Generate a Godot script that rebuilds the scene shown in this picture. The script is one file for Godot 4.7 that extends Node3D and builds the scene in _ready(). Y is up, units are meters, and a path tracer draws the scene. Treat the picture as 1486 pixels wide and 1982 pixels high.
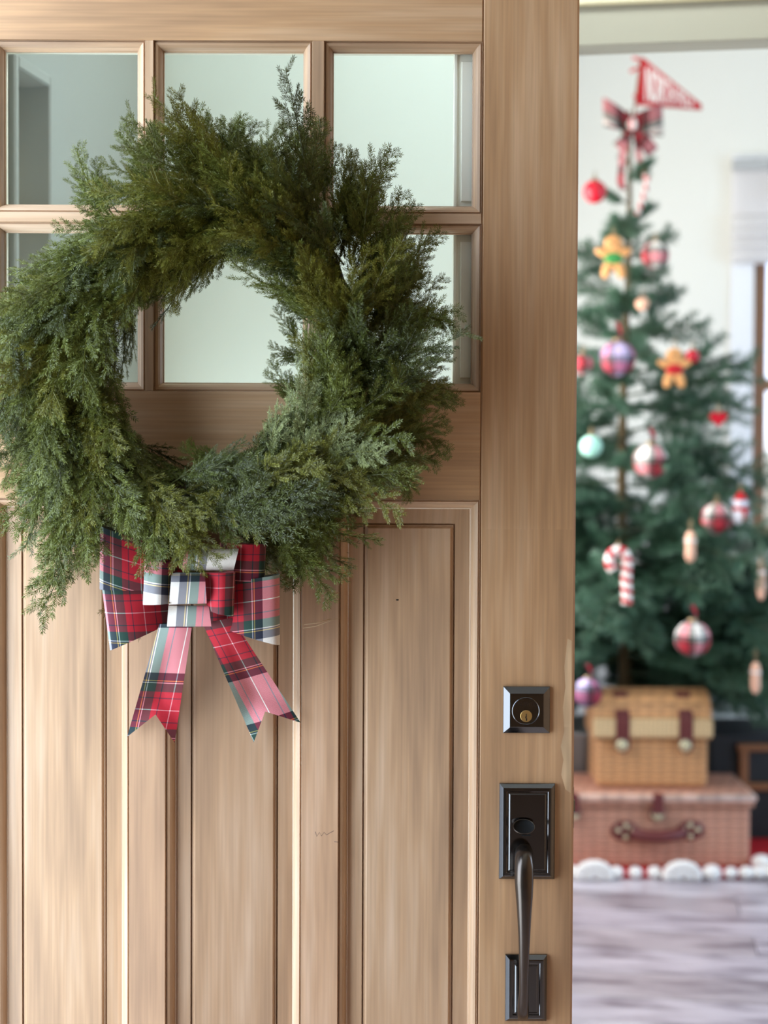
extends Node3D

# ---------------------------------------------------------------- view
const F := 2900.0        # focal length in picture pixels
const CX := 743.0
const CY := 932.0
const EYE := 1.39
const DOOR_Z := 2.0
var D := Transform3D(Basis(Vector3.UP, deg_to_rad(9.0)), Vector3.ZERO)   # the frame of the open door: the camera faces it squarely, the house is turned by 9 degrees
var tilt := Basis(Vector3.RIGHT, deg_to_rad(-1.43)) * Basis(Vector3.BACK, 0.0042)
var rng := RandomNumberGenerator.new()
var M := {}
var counts := {}


func ray(px: float, py: float) -> Vector3:
	return tilt * Vector3((px - CX) / F, -(py - CY) / F, -1.0)


func dpt(px: float, py: float, z: float) -> Vector3:      # point of the door frame at depth z
	var r := ray(px, py)
	return Vector3(0, EYE, 0) + r * (z / -r.z)


func wpt(px: float, py: float, z: float) -> Vector3:      # the same point in the house
	return D * dpt(px, py, z)


func front_z(px: float, py: float) -> float:
	var r := D.basis * ray(px, py)
	return r.z * (X_FRONT / r.x)


func hit(px: float, py: float, wall: float) -> Vector3:   # where that line of sight meets the house plane z = wall
	var r := D.basis * ray(px, py)
	return Vector3(0, EYE, 0) + r * (wall / r.z)


# ---------------------------------------------------------------- nodes
func numbered(parent: Node, called: String) -> String:
	var key := str(parent.get_instance_id()) + called
	var n: int = counts.get(key, 0)
	counts[key] = n + 1
	return called if n == 0 else "%s_%03d" % [called, n]


func thing(called: String, label: String, category: String, xf := Transform3D(), group := "") -> Node3D:
	var o := Node3D.new()
	o.name = numbered(self, called)
	add_child(o)
	o.transform = xf
	tag(o, label, category, group)
	return o


func tag(o: Node, label: String, category := "", group := "") -> void:
	o.set_meta("label", label)
	if category:
		o.set_meta("category", category)
	if group:
		o.set_meta("group", group)


func part(called: String, mesh: Mesh, mat: Material, parent: Node, xf := Transform3D(), label := "") -> MeshInstance3D:
	var o := MeshInstance3D.new()
	o.name = numbered(parent, called)
	o.mesh = mesh
	o.material_override = mat
	o.transform = xf
	parent.add_child(o)
	if label:
		o.set_meta("label", label)
	return o


func structure(called: String, mesh: Mesh, mat: Material, label: String) -> MeshInstance3D:
	var o := part(called, mesh, mat, self)
	o.set_meta("kind", "structure")
	o.set_meta("label", label)
	return o


# ---------------------------------------------------------------- shapes
class Sh:
	var s := SurfaceTool.new()
	var along := Vector3(0, 1, 0)     # texture axes in metres
	var across := Vector3(1, 0, 1)
	var shift := Vector2.ZERO
	var per := Vector2.ONE

	func _init(smooth := false) -> void:
		s.begin(Mesh.PRIMITIVE_TRIANGLES)
		s.set_smooth_group(0 if smooth else -1)

	func grain(lengthwise: Vector3, crosswise: Vector3, off: Vector2, size: Vector2) -> Sh:
		along = lengthwise
		across = crosswise
		shift = off
		per = size
		return self

	func v(p: Vector3) -> void:
		s.set_uv(Vector2((across.dot(p) + shift.x) / per.x, (along.dot(p) + shift.y) / per.y))
		s.add_vertex(p)

	func vu(p: Vector3, uv: Vector2) -> void:
		s.set_uv(uv)
		s.add_vertex(p)

	func tri(a: Vector3, b: Vector3, c: Vector3) -> void:
		v(a); v(c); v(b)

	func quad(a: Vector3, b: Vector3, c: Vector3, d: Vector3) -> void:
		tri(a, b, c)
		tri(a, c, d)

	func quad_uv(p: Array, uv: Array) -> void:
		for i in [0, 2, 1, 0, 3, 2]:
			vu(p[i], uv[i])

	func box(lo: Vector3, hi: Vector3, bevel := 0.0, xf := Transform3D()) -> Sh:
		var b := minf(bevel, 0.49 * minf(hi.x - lo.x, minf(hi.y - lo.y, hi.z - lo.z)))
		var c := (lo + hi) / 2
		var h := (hi - lo) / 2
		var dirs := [Vector3.RIGHT, Vector3.LEFT, Vector3.UP, Vector3.DOWN, Vector3.BACK, Vector3.FORWARD]
		for n: Vector3 in dirs:
			var u := Vector3(n.y, n.z, n.x)
			var w := n.cross(u)
			var fu := h.dot(u.abs()) - b
			var fw := h.dot(w.abs()) - b
			var o := c + n * h.dot(n.abs())
			quad(xf * (o - u * fu - w * fw), xf * (o + u * fu - w * fw), xf * (o + u * fu + w * fw), xf * (o - u * fu + w * fw))
		if b > 0:
			for i in 3:
				var a := Vector3.ZERO
				a[i] = 1
				for sj in [-1, 1]:
					for sk in [-1, 1]:
						var n1 := Vector3.ZERO
						n1[(i + 1) % 3] = sj
						var n2 := Vector3.ZERO
						n2[(i + 2) % 3] = sk
						var e := a * (h[i] - b)
						var p1 := c + n1 * h[(i + 1) % 3] + n2 * (h[(i + 2) % 3] - b)
						var p2 := c + n1 * (h[(i + 1) % 3] - b) + n2 * h[(i + 2) % 3]
						if sj * sk > 0:
							quad(xf * (p1 - e), xf * (p2 - e), xf * (p2 + e), xf * (p1 + e))
						else:
							quad(xf * (p2 - e), xf * (p1 - e), xf * (p1 + e), xf * (p2 + e))
			for sx in [-1, 1]:
				for sy in [-1, 1]:
					for sz in [-1, 1]:
						var g := Vector3(sx, sy, sz)
						var q := c + g * h
						var k := [q - Vector3(0, sy, sz) * b, q - Vector3(sx, 0, sz) * b, q - Vector3(sx, sy, 0) * b]
						if sx * sy * sz > 0:
							tri(xf * k[0], xf * k[1], xf * k[2])
						else:
							tri(xf * k[0], xf * k[2], xf * k[1])
		return self

	# one side (0 bottom, 1 right, 2 top, 3 left) of a mitred frame; the profile runs from the outer edge inwards as (inset, z)
	func frame_side(lo: Vector2, hi: Vector2, profile: Array, side: int) -> Sh:
		for k in profile.size() - 1:
			var a: Vector2 = profile[k]
			var b: Vector2 = profile[k + 1]
			var ca := corners(lo, hi, a)
			var cb := corners(lo, hi, b)
			var j := (side + 1) % 4
			quad(ca[side], ca[j], cb[j], cb[side])
		return self

	func corners(lo: Vector2, hi: Vector2, p: Vector2) -> Array:
		var i := p.x
		return [Vector3(lo.x + i, lo.y + i, p.y), Vector3(hi.x - i, lo.y + i, p.y), Vector3(hi.x - i, hi.y - i, p.y), Vector3(lo.x + i, hi.y - i, p.y)]

	func frame(lo: Vector2, hi: Vector2, profile: Array, cap := true) -> Sh:
		for side in 4:
			frame_side(lo, hi, profile, side)
		if cap:
			var c := corners(lo, hi, profile[-1])
			quad(c[0], c[1], c[2], c[3])
		return self

	func lathe(profile: Array, n: int, xf := Transform3D(), turns := Vector2.ONE) -> Sh:
		for k in profile.size() - 1:
			for i in n:
				var p := []
				var uv := []
				for e in [[k, i], [k, i + 1], [k + 1, i + 1], [k + 1, i]]:
					var r: Vector2 = profile[e[0]]
					var t: float = TAU * e[1] / n
					p.append(xf * Vector3(r.x * sin(t), r.y, r.x * cos(t)))
					uv.append(Vector2(turns.x * e[1] / n, turns.y * e[0] / (profile.size() - 1)))
				quad_uv(p, uv)
		return self

	func ball(r: Vector3, at: Vector3, n := 20, turns := Vector2.ONE, basis := Basis()) -> Sh:
		var prof := []
		for k in n / 2 + 1:
			var t := -PI / 2 + PI * k / (n / 2)
			prof.append(Vector2(cos(t), sin(t)))
		return lathe(prof, n, Transform3D(basis * Basis.from_scale(r), at), turns)

	func tube(points: Array, radii: Array, n := 8, flat := 1.0, caps := true) -> Sh:
		var rings := []
		var side := Vector3.ZERO
		var run := 0.0
		var runs := []
		for i in points.size():
			var a: Vector3 = points[maxi(i - 1, 0)]
			var b: Vector3 = points[mini(i + 1, points.size() - 1)]
			var t := (b - a).normalized()
			if side == Vector3.ZERO:
				side = t.cross(Vector3.BACK if absf(t.z) < 0.9 else Vector3.UP).normalized()
			side = (side - t * side.dot(t)).normalized()
			var up := t.cross(side)
			var r: float = radii[mini(i, radii.size() - 1)]
			var ring := []
			for k in n + 1:
				var w := TAU * k / n
				ring.append(points[i] + (side * cos(w) + up * sin(w) * flat) * r)
			rings.append(ring)
			if i:
				run += points[i].distance_to(points[i - 1])
			runs.append(run)
		for i in points.size() - 1:
			for k in n:
				quad_uv([rings[i][k], rings[i][k + 1], rings[i + 1][k + 1], rings[i + 1][k]], [Vector2(1.0 * k / n, runs[i]), Vector2(1.0 * (k + 1) / n, runs[i]), Vector2(1.0 * (k + 1) / n, runs[i + 1]), Vector2(1.0 * k / n, runs[i + 1])])
		if caps:
			for k in n:
				tri(points[0], rings[0][k + 1], rings[0][k])
				tri(points[-1], rings[-1][k], rings[-1][k + 1])
		return self

	# a flat outline (counter-clockwise seen from +z) with thickness
	func slab(outline: PackedVector2Array, z0: float, z1: float, xf := Transform3D()) -> Sh:
		var idx := Geometry2D.triangulate_polygon(outline)
		for i in range(0, idx.size(), 3):
			var a := outline[idx[i]]
			var b := outline[idx[i + 1]]
			var c := outline[idx[i + 2]]
			if (b - a).cross(c - a) < 0:
				var h := b
				b = c
				c = h
			tri(xf * Vector3(a.x, a.y, z1), xf * Vector3(b.x, b.y, z1), xf * Vector3(c.x, c.y, z1))
			tri(xf * Vector3(a.x, a.y, z0), xf * Vector3(c.x, c.y, z0), xf * Vector3(b.x, b.y, z0))
		for i in outline.size():
			var a := outline[i]
			var b := outline[(i + 1) % outline.size()]
			quad(xf * Vector3(a.x, a.y, z0), xf * Vector3(b.x, b.y, z0), xf * Vector3(b.x, b.y, z1), xf * Vector3(a.x, a.y, z1))
		return self

	# a leaf of a conifer: a narrow kite from base to tip
	func needle(base: Vector3, tip: Vector3, wide: Vector3, shade: Color) -> void:
		var mid := base.lerp(tip, 0.45)
		s.set_color(shade)
		v(base); v(mid + wide); v(tip)
		v(base); v(tip); v(mid - wide)

	func done() -> ArrayMesh:
		s.generate_normals()
		return s.commit()


# ---------------------------------------------------------------- materials
func plain(color: Color, rough := 0.6, metal := 0.0) -> StandardMaterial3D:
	var m := StandardMaterial3D.new()
	m.albedo_color = color
	m.roughness = rough
	m.metallic = metal
	return m


func rgb8(r: int, g: int, b: int) -> Color:
	return Color(r / 255.0, g / 255.0, b / 255.0)


func noise_bytes(w: int, h: int, big: Vector2i, freq: float, number: int, octaves := 3) -> PackedByteArray:
	var n := FastNoiseLite.new()
	n.seed = number
	n.frequency = freq
	n.noise_type = FastNoiseLite.TYPE_SIMPLEX_SMOOTH
	n.fractal_octaves = octaves
	var im := n.get_seamless_image(w, h, false, false, 0.2, true)
	im.convert(Image.FORMAT_L8)
	im.resize(big.x, big.y, Image.INTERPOLATE_CUBIC)
	return im.get_data()


func wood_texture(big: Vector2i, light: Color, mid: Color, dark: Color, number: int, line: float, contrast := 1.0) -> ImageTexture:
	var fine := noise_bytes(big.x, 40, big, 0.22, number, 2)
	var broad := noise_bytes(big.x, 150, big, 0.04, number + 1, 4)
	var cloud := noise_bytes(160, 90, big, 0.03, number + 2, 5)
	var out := PackedByteArray()
	out.resize(big.x * big.y * 3)
	for i in big.x * big.y:
		var a := fine[i] / 255.0 - 0.5
		var b := broad[i] / 255.0
		var c := cloud[i] / 255.0
		var k := clampf((0.5 * b + 0.5 * c - 0.5) * 1.45 * contrast + 0.5, 0.0, 1.0)
		var col := mid.lerp(light, (k - 0.5) * 2) if k > 0.5 else dark.lerp(mid, k * 2)
		var f := 1.0 + a * line
		out[i * 3] = int(clampf(col.r * f, 0, 1) * 255)
		out[i * 3 + 1] = int(clampf(col.g * f, 0, 1) * 255)
		out[i * 3 + 2] = int(clampf(col.b * f, 0, 1) * 255)
	return ImageTexture.create_from_image(Image.create_from_data(big.x, big.y, false, Image.FORMAT_RGB8, out))


# tartan: colour and half-width in millimetres from the middle of the red to the middle of the white
const SETT := [["w", 0.6], ["r", 14.5], ["n", 1.2], ["r", 8.0], ["g", 11.0], ["w", 1.2], ["n", 1.8], ["y", 1.1], ["n", 10.0], ["w", 30.0]]
const TARTAN := 0.1588


func tartan_texture(side: int) -> ImageTexture:
	var pal := {"r": rgb8(178, 14, 38), "w": rgb8(240, 234, 226), "n": rgb8(22, 26, 48), "g": rgb8(14, 54, 44), "y": rgb8(226, 184, 84)}
	var line: Array[Color] = []
	for i in side:
		var mm := absf((i + 0.5) / side - 0.5) * 2 * TARTAN * 500
		var k := 0
		var edge: float = SETT[0][1]
		while mm > edge and k < SETT.size() - 1:
			k += 1
			edge += SETT[k][1]
		line.append(pal[SETT[k][0]])
	var im := Image.create(side, side, false, Image.FORMAT_RGB8)
	for y in side:
		for x in side:
			var over := (x + y) % 4 < 2
			var f := rng.randf_range(0.94, 1.06)
			im.set_pixel(x, y, line[x].lerp(line[y], 0.32 if over else 0.68) * f)
	return ImageTexture.create_from_image(im)


func wicker_textures() -> Array:       # strands weaving over and under upright stakes: colour and relief
	var w := 256
	var im := Image.create(w, w, false, Image.FORMAT_RGB8)
	var hm := Image.create(w, w, false, Image.FORMAT_L8)
	for y in w:
		for x in w:
			var row := y / 16
			var fy := (y % 16) / 16.0
			var ph := x / 64.0 * PI + (PI if row % 2 else 0.0)
			var over := 0.5 + 0.25 * sin(ph) + 0.25 * sin(x / 32.0 * PI)
			var h := sqrt(maxf(0.0, 1 - pow(fy * 2 - 1, 2))) * (0.35 + 0.65 * over)
			var tone := 0.72 + 0.28 * h + 0.06 * sin(row * 2.4) + rng.randf_range(-0.03, 0.03)
			im.set_pixel(x, y, Color(tone, tone * 0.985, tone * 0.96))
			hm.set_pixel(x, y, Color(h, h, h))
	return [ImageTexture.create_from_image(im), ImageTexture.create_from_image(hm)]


func stripes_texture() -> ImageTexture:
	var im := Image.create(64, 64, false, Image.FORMAT_RGB8)
	for y in 64:
		for x in 64:
			im.set_pixel(x, y, rgb8(196, 24, 40) if (x + y) % 64 < 30 else rgb8(240, 232, 226))
	return ImageTexture.create_from_image(im)


func textured(tex: Texture2D, rough: float, tint := Color.WHITE) -> StandardMaterial3D:
	var m := plain(tint, rough)
	m.albedo_texture = tex
	return m


func make_materials() -> void:
	var door_tex := wood_texture(Vector2i(1024, 2048), rgb8(208, 178, 150), rgb8(190, 155, 122), rgb8(160, 130, 104), 5, 0.10)
	M.door = textured(door_tex, 0.42)
	M.door.metallic_specular = 0.5
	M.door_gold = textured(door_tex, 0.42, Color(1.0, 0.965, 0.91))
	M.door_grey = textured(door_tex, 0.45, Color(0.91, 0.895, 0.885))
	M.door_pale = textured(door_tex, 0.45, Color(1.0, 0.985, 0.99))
	M.white_trim = plain(rgb8(232, 230, 214), 0.45)
	M.bead = plain(rgb8(255, 254, 240), 0.5)
	M.glass = plain(Color(0.86, 0.95, 0.92, 0.025), 0.02)
	M.glass.transparency = BaseMaterial3D.TRANSPARENCY_ALPHA
	M.black = plain(rgb8(104, 104, 106), 0.13, 1.0)
	M.bronze = plain(rgb8(84, 76, 70), 0.26, 0.9)
	M.bronze.metallic_specular = 0.8
	M.brass = plain(rgb8(214, 178, 112), 0.32, 0.85)
	M.pencil = plain(rgb8(96, 78, 72), 0.8)
	M.worn = textured(wood_texture(Vector2i(256, 512), rgb8(210, 180, 142), rgb8(196, 162, 126), rgb8(182, 148, 112), 90, 0.3), 0.6)
	M.scratch = plain(rgb8(206, 178, 142), 0.8)
	M.void = plain(rgb8(4, 4, 4), 0.9)
	M.wall = plain(rgb8(228, 228, 222), 0.85)
	M.sage = plain(rgb8(150, 158, 152), 0.8)
	M.warm_wall = plain(rgb8(176, 140, 106), 0.85)  # tan for the unseen hall walls, picked to warm their bounce onto the door
	M.mint = plain(rgb8(224, 239, 232), 0.8)
	M.cream = plain(rgb8(180, 178, 163), 0.5)
	M.cap = plain(rgb8(245, 238, 204), 0.5)
	M.ceiling = plain(rgb8(235, 234, 228), 0.9)
	M.tartan = textured(tartan_texture(512), 0.85)
	M.tartan.rim_enabled = true
	M.tartan.rim = 0.25
	M.tartan_small = textured(M.tartan.albedo_texture, 0.7)
	M.tartan_dark = textured(M.tartan.albedo_texture, 0.8, rgb8(196, 188, 188))
	M.tartan_lilac = textured(M.tartan.albedo_texture, 0.6, rgb8(214, 200, 250))
	M.casing = plain(rgb8(236, 238, 244), 0.45)
	var wk := wicker_textures()
	M.wicker = textured(wk[0], 0.6, rgb8(246, 186, 132))
	M.wicker.heightmap_enabled = true
	M.wicker.heightmap_texture = wk[1]
	M.wicker.heightmap_scale = 0.4
	M.wicker_rose = M.wicker.duplicate()
	M.wicker_rose.albedo_color = rgb8(232, 172, 148)
	M.rim = textured(wk[0], 0.5, rgb8(255, 222, 172))
	M.rim_rose = textured(wk[0], 0.5, rgb8(232, 196, 182))
	M.leather = plain(rgb8(104, 44, 44), 0.45)
	M.stud = plain(rgb8(214, 206, 170), 0.35, 0.5)
	M.red = plain(rgb8(190, 16, 30), 0.75)
	M.red_gloss = plain(rgb8(198, 20, 44), 0.25)
	M.felt_white = plain(rgb8(240, 236, 232), 0.9)
	M.ginger = plain(rgb8(222, 160, 100), 0.7)
	M.green_felt = plain(rgb8(58, 140, 70), 0.8)
	M.peach = plain(rgb8(236, 184, 156), 0.6)
	M.mint_gloss = plain(rgb8(176, 232, 212), 0.3)
	M.pale = plain(rgb8(226, 226, 238), 0.4)
	M.candy = textured(stripes_texture(), 0.35)
	M.candy.uv1_scale = Vector3(1, 30, 1)
	M.gold = plain(rgb8(150, 128, 96), 0.4, 0.7)
	M.bark = plain(rgb8(96, 80, 54), 0.9)
	M.vine = plain(rgb8(60, 42, 28), 0.9)
	for k in 4:
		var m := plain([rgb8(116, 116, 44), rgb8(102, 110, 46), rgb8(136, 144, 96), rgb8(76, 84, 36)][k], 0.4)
		m.metallic_specular = 0.4
		m.vertex_color_use_as_albedo = true
		m.backlight_enabled = true
		m.backlight = Color(0.1, 0.1, 0.1)
		M["leaf%d" % k] = m
	M.fir = plain(rgb8(72, 110, 86), 0.5)
	M.fir.vertex_color_use_as_albedo = true
	M.sash = plain(rgb8(150, 106, 78), 0.5)
	M.shade = plain(rgb8(238, 234, 234), 0.9)
	M.shade.backlight_enabled = true
	M.shade.backlight = Color(1, 1, 1)
	M.headrail = plain(rgb8(176, 178, 180), 0.7)
	M.linen = plain(rgb8(206, 188, 156), 0.9)
	M.linen.backlight_enabled = true
	M.linen.backlight = Color(1.0, 0.9, 0.74)
	M.fill_lamp = plain(Color(1, 1, 1), 0.8)  # glowing disc of the added fill light
	M.fill_lamp.emission_enabled = true
	M.fill_lamp.emission = Color(1, 0.97, 0.92)
	M.fill_lamp.emission_energy_multiplier = 2.0
	M.crate = plain(rgb8(24, 25, 27), 0.6)
	M.crate_wood = plain(rgb8(140, 88, 50), 0.5)
	M.floor_textures = []
	for k in 3:
		var t := wood_texture(Vector2i(256, 1024), rgb8(208, 200, 206), rgb8(188, 179, 186), rgb8(136, 126, 134), 40 + 7 * k, 0.10, 1.35)
		M.floor_textures.append(textured(t, 0.28, [Color(1, 1, 1), Color(0.93, 0.92, 0.93), Color(0.86, 0.84, 0.84)][k]))
	M.floor_hall = textured(M.floor_textures[0].albedo_texture, 0.4, Color(1, 0.95, 0.88))
	M.porch = plain(rgb8(150, 146, 140), 0.8)


# ---------------------------------------------------------------- scene
func _ready() -> void:
	rng.seed = 11
	light_and_camera()
	make_materials()
	build_house()
	build_door()
	build_wreath()
	build_bow()
	build_tree()
	build_ornaments()
	build_under_tree()


func light_and_camera() -> void:
	var cam := Camera3D.new()
	cam.name = "camera"
	add_child(cam)
	var att := CameraAttributesPhysical.new()
	att.frustum_near = 0.05
	att.frustum_far = 80.0
	att.frustum_focal_length = 50.0
	att.exposure_aperture = 2.8
	att.frustum_focus_distance = 1.95
	cam.attributes = att
	cam.projection = Camera3D.PROJECTION_FRUSTUM
	cam.near = 0.05
	cam.far = 80.0
	cam.size = 0.05 * 1982.0 / F
	cam.frustum_offset = Vector2(0, -0.05 * (991.0 - CY) / F)
	cam.transform = Transform3D(D.basis * tilt, Vector3(0, EYE, 0))
	cam.current = true

	var sky := ProceduralSkyMaterial.new()
	sky.sky_top_color = Color(0.62, 0.74, 0.95)
	sky.sky_horizon_color = Color(0.9, 0.94, 1.0)
	sky.ground_horizon_color = Color(0.72, 0.72, 0.7)
	sky.ground_bottom_color = Color(0.4, 0.4, 0.38)
	var env := Environment.new()
	env.background_mode = Environment.BG_SKY
	env.sky = Sky.new()
	env.sky.sky_material = sky
	env.background_energy_multiplier = 3.0
	env.tonemap_mode = Environment.TONE_MAPPER_LINEAR
	env.tonemap_exposure = 1.0
	env.sdfgi_enabled = true
	env.ssao_enabled = true
	env.ssil_enabled = true
	var we := WorldEnvironment.new()
	we.name = "world_environment"
	we.environment = env
	add_child(we)

	# daylight through the openings of the house
	daylight("front_doorway", Vector3(-1.0, 1.34, -1.40), Vector3.RIGHT, Vector2(0.88, 2.5), 4.25, Color(0.90, 0.96, 1.0))
	daylight("added_low_window", Vector3(X_FRONT - 0.02, 0.84, -2.47), Vector3.RIGHT, Vector2(0.62, 0.88), 1.4, Color(0.95, 1.0, 1.0))  # fill through an added opening, for the wall behind the door
	daylight("living_room_front_window", Vector3(-0.93, 1.7, -4.6), Vector3.RIGHT, Vector2(1.6, 1.7), 7.4, Color(1.0, 0.97, 0.93))
	daylight("living_room_side_window", Vector3(3.18, 1.5, -4.0), Vector3.LEFT, Vector2(1.8, 1.5), 4.6, Color(0.74, 0.87, 1.0))


func daylight(called: String, at: Vector3, towards: Vector3, size: Vector2, energy: float, color: Color) -> void:
	var l := AreaLight3D.new()
	l.name = called + "_daylight"
	add_child(l)
	l.look_at_from_position(at, at + towards)
	l.area_size = size
	l.area_normalize_energy = true
	l.light_energy = energy
	l.light_color = color
	l.area_range = 12.0
	l.area_attenuation = 2.0
	l.shadow_enabled = true


const X_FRONT := -0.953     # inner face of the front wall
const Z_HALL := -2.92       # hall face of the wall behind the door
const Z_BACK := -6.5
const X_SIDE := 3.2
const CEIL := 3.3


func build_house() -> void:
	# floor: wide planks running across the room
	var f := structure("floor", Sh.new().box(Vector3(X_FRONT - 0.2, -0.14, Z_BACK - 0.2), Vector3(X_SIDE + 0.2, -0.02, 2.3)).done(), M.crate_wood, "pale wood plank floor of the hall and living room")
	var z := -2.0
	var row := 0
	var meshes := []
	for k in 6:
		meshes.append(Sh.new().grain(Vector3(1, 0, 0), Vector3(0, 1, 1), Vector2(k * 0.19, k * 0.37), Vector2(0.7, 1.6)).box(Vector3(0, -0.02, -0.0885), Vector3(1.497, 0.0, 0.0885), 0.0022).done())
	while z > Z_BACK:
		var x := X_FRONT - rng.randf() * 1.3 + 0.15
		x = -1.0 - fmod(row * 0.61, 1.2)
		while x < X_SIDE:
			var pick := rng.randi() % 6
			part("plank", meshes[pick], M.floor_textures[(rng.randi() + row) % 3], f, Transform3D(Basis(), Vector3(x, 0, z - 0.09)))
			x += 1.5
		z -= 0.1795
		row += 1
	structure("floor_hall", Sh.new().grain(Vector3(1, 0, 0), Vector3(0, 0, 1), Vector2.ZERO, Vector2(0.7, 1.6)).box(Vector3(X_FRONT - 0.2, -0.02, -1.998), Vector3(2.2, 0.0, 2.3)).done(), M.floor_hall, "near part of the pale wood floor, in front of the open door")
	structure("ground", Sh.new().box(Vector3(-9, -0.4, -12), Vector3(X_FRONT - 0.2, -0.16, 8)).done(), M.porch, "grey ground outside the front wall")
	structure("ceiling", Sh.new().box(Vector3(X_FRONT - 0.2, CEIL, Z_BACK - 0.2), Vector3(X_SIDE + 0.2, CEIL + 0.15, 2.3)).done(), M.ceiling, "white ceiling over hall and living room")
	# front wall with doorway, sidelight and living-room window
	var w := Sh.new()
	var x0 := X_FRONT - 0.15
	for b in [[2.3, -0.94, 0.0, CEIL], [-0.94, -1.874, 2.62, CEIL], [-1.874, -2.12, 0, CEIL], [-2.12, -2.24, 1.33, CEIL], [-2.40, -2.82, 1.33, CEIL], [-2.24, -2.40, 1.33, 1.36], [-2.12, -2.82, 0, 0.35], [-2.24, -2.40, 2.0, CEIL], [-2.82, -3.7, 0, CEIL], [-3.7, -5.5, 0, 0.75], [-3.7, -5.5, 2.6, CEIL], [-5.5, Z_BACK - 0.2, 0, CEIL]]:
		w.box(Vector3(x0, b[2], b[1]), Vector3(X_FRONT, b[3], b[0]))
	structure("wall_front", w.done(), M.sage, "pale sage front wall with the entrance doorway, left of the open door")
	w = Sh.new()
	for b in [[2.3, -3.05, 0, CEIL], [-3.05, -4.95, 0, 0.7], [-3.05, -4.95, 2.3, CEIL], [-4.95, Z_BACK - 0.2, 0, CEIL]]:
		w.box(Vector3(X_SIDE, b[2], b[1]), Vector3(X_SIDE + 0.15, b[3], b[0]))
	structure("wall_right", w.done(), M.wall, "white side wall of the living room with a wide window opening")
	structure("wall_near", Sh.new().box(Vector3(X_FRONT, 0, 2.15), Vector3(X_SIDE, CEIL, 2.3)).done(), M.warm_wall, "warm tan end wall of the hall behind the viewer")
	structure("wall_side", Sh.new().box(Vector3(1.7, 0, Z_HALL), Vector3(1.82, CEIL, 2.15)).done(), M.warm_wall, "warm tan unseen right wall of the hall")
	# wall behind the open door, with a wide cased opening into the living room
	var jamb := -0.13
	var head := hit(1300, 101, Z_HALL - 0.05).y
	w = Sh.new()
	w.box(Vector3(X_FRONT, 0, Z_HALL - 0.05), Vector3(jamb, CEIL, Z_HALL))
	w.box(Vector3(jamb, head + 0.004, Z_HALL - 0.05), Vector3(1.45, CEIL, Z_HALL))
	w.box(Vector3(1.45, 0, Z_HALL - 0.05), Vector3(X_SIDE, CEIL, Z_HALL))
	structure("wall_hall", w.done(), M.mint, "pale wall behind the open door with a wide opening to the living room")
	var top := hit(1300, 11, Z_HALL).y
	w = Sh.new()
	w.box(Vector3(jamb - 0.09, head, Z_HALL), Vector3(1.54, top, Z_HALL + 0.02), 0.002)
	w.box(Vector3(jamb - 0.09, 0, Z_HALL), Vector3(jamb, head, Z_HALL + 0.02), 0.002)
	w.box(Vector3(1.45, 0, Z_HALL), Vector3(1.54, head, Z_HALL + 0.02), 0.002)
	w.box(Vector3(jamb, head, Z_HALL - 0.05), Vector3(1.45, head + 0.004, Z_HALL))
	var tr := structure("trim_1", w.done(), M.cream, "cream painted casing around the opening at upper right")
	part("cap_moulding", Sh.new().box(Vector3(jamb - 0.10, top, Z_HALL), Vector3(1.55, top + 0.05, Z_HALL + 0.028), 0.004).done(), M.cap, tr)
	added_ceiling_light(Vector3(0.0, CEIL, -2.40))
	# narrow sidelight in the front wall, seen through the left panes
	var sl := Node3D.new()
	sl.name = "window_2"
	add_child(sl)
	sl.set_meta("kind", "structure")
	tag(sl, "narrow sidelight window with a beige blind behind the left panes of the door", "window")
	for r in [[-2.24, -2.255, 1.36, 2.0], [-2.385, -2.40, 1.36, 2.0], [-2.255, -2.385, 1.36, 1.38], [-2.255, -2.385, 1.98, 2.0]]:
		part("frame", Sh.new().box(Vector3(X_FRONT - 0.1, r[2], r[1]), Vector3(X_FRONT + 0.012, r[3], r[0]), 0.003).done(), M.sage, sl)
	part("blind_panel", Sh.new().box(Vector3(X_FRONT - 0.07, 1.38, -2.385), Vector3(X_FRONT - 0.066, 1.98, -2.255)).done(), M.linen, sl)
	var low := Node3D.new()  # added where the door hides it, to light the wall behind
	low.name = "window_3"
	add_child(low)
	low.set_meta("kind", "structure")
	tag(low, "added unseen low window for fill light, behind the wooden lower part of the door", "window")
	for r in [[-2.12, -2.15, 0.35, 1.33], [-2.79, -2.82, 0.35, 1.33], [-2.15, -2.79, 0.35, 0.39], [-2.15, -2.79, 1.29, 1.33]]:
		part("frame", Sh.new().box(Vector3(X_FRONT - 0.1, r[2], r[1]), Vector3(X_FRONT - 0.04, r[3], r[0]), 0.003).done(), M.white_trim, low)
	part("pane", Sh.new().box(Vector3(X_FRONT - 0.074, 0.39, -2.79), Vector3(X_FRONT - 0.07, 1.29, -2.15)).done(), M.glass, low)
	# back wall with the window that shows at the right edge
	var wl := hit(1456, 800, Z_BACK).x
	var wr := wl + 0.95
	var wt := hit(1440, 345, Z_BACK).y
	var wb := hit(1470, 1046, Z_BACK).y
	w = Sh.new()
	w.box(Vector3(X_FRONT, 0, Z_BACK - 0.15), Vector3(wl, CEIL, Z_BACK))
	w.box(Vector3(wr, 0, Z_BACK - 0.15), Vector3(X_SIDE, CEIL, Z_BACK))
	w.box(Vector3(wl, 0, Z_BACK - 0.15), Vector3(wr, wb, Z_BACK))
	w.box(Vector3(wl, wt, Z_BACK - 0.15), Vector3(wr, CEIL, Z_BACK))
	structure("wall_back", w.done(), M.wall, "white back wall behind the Christmas tree")
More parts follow.
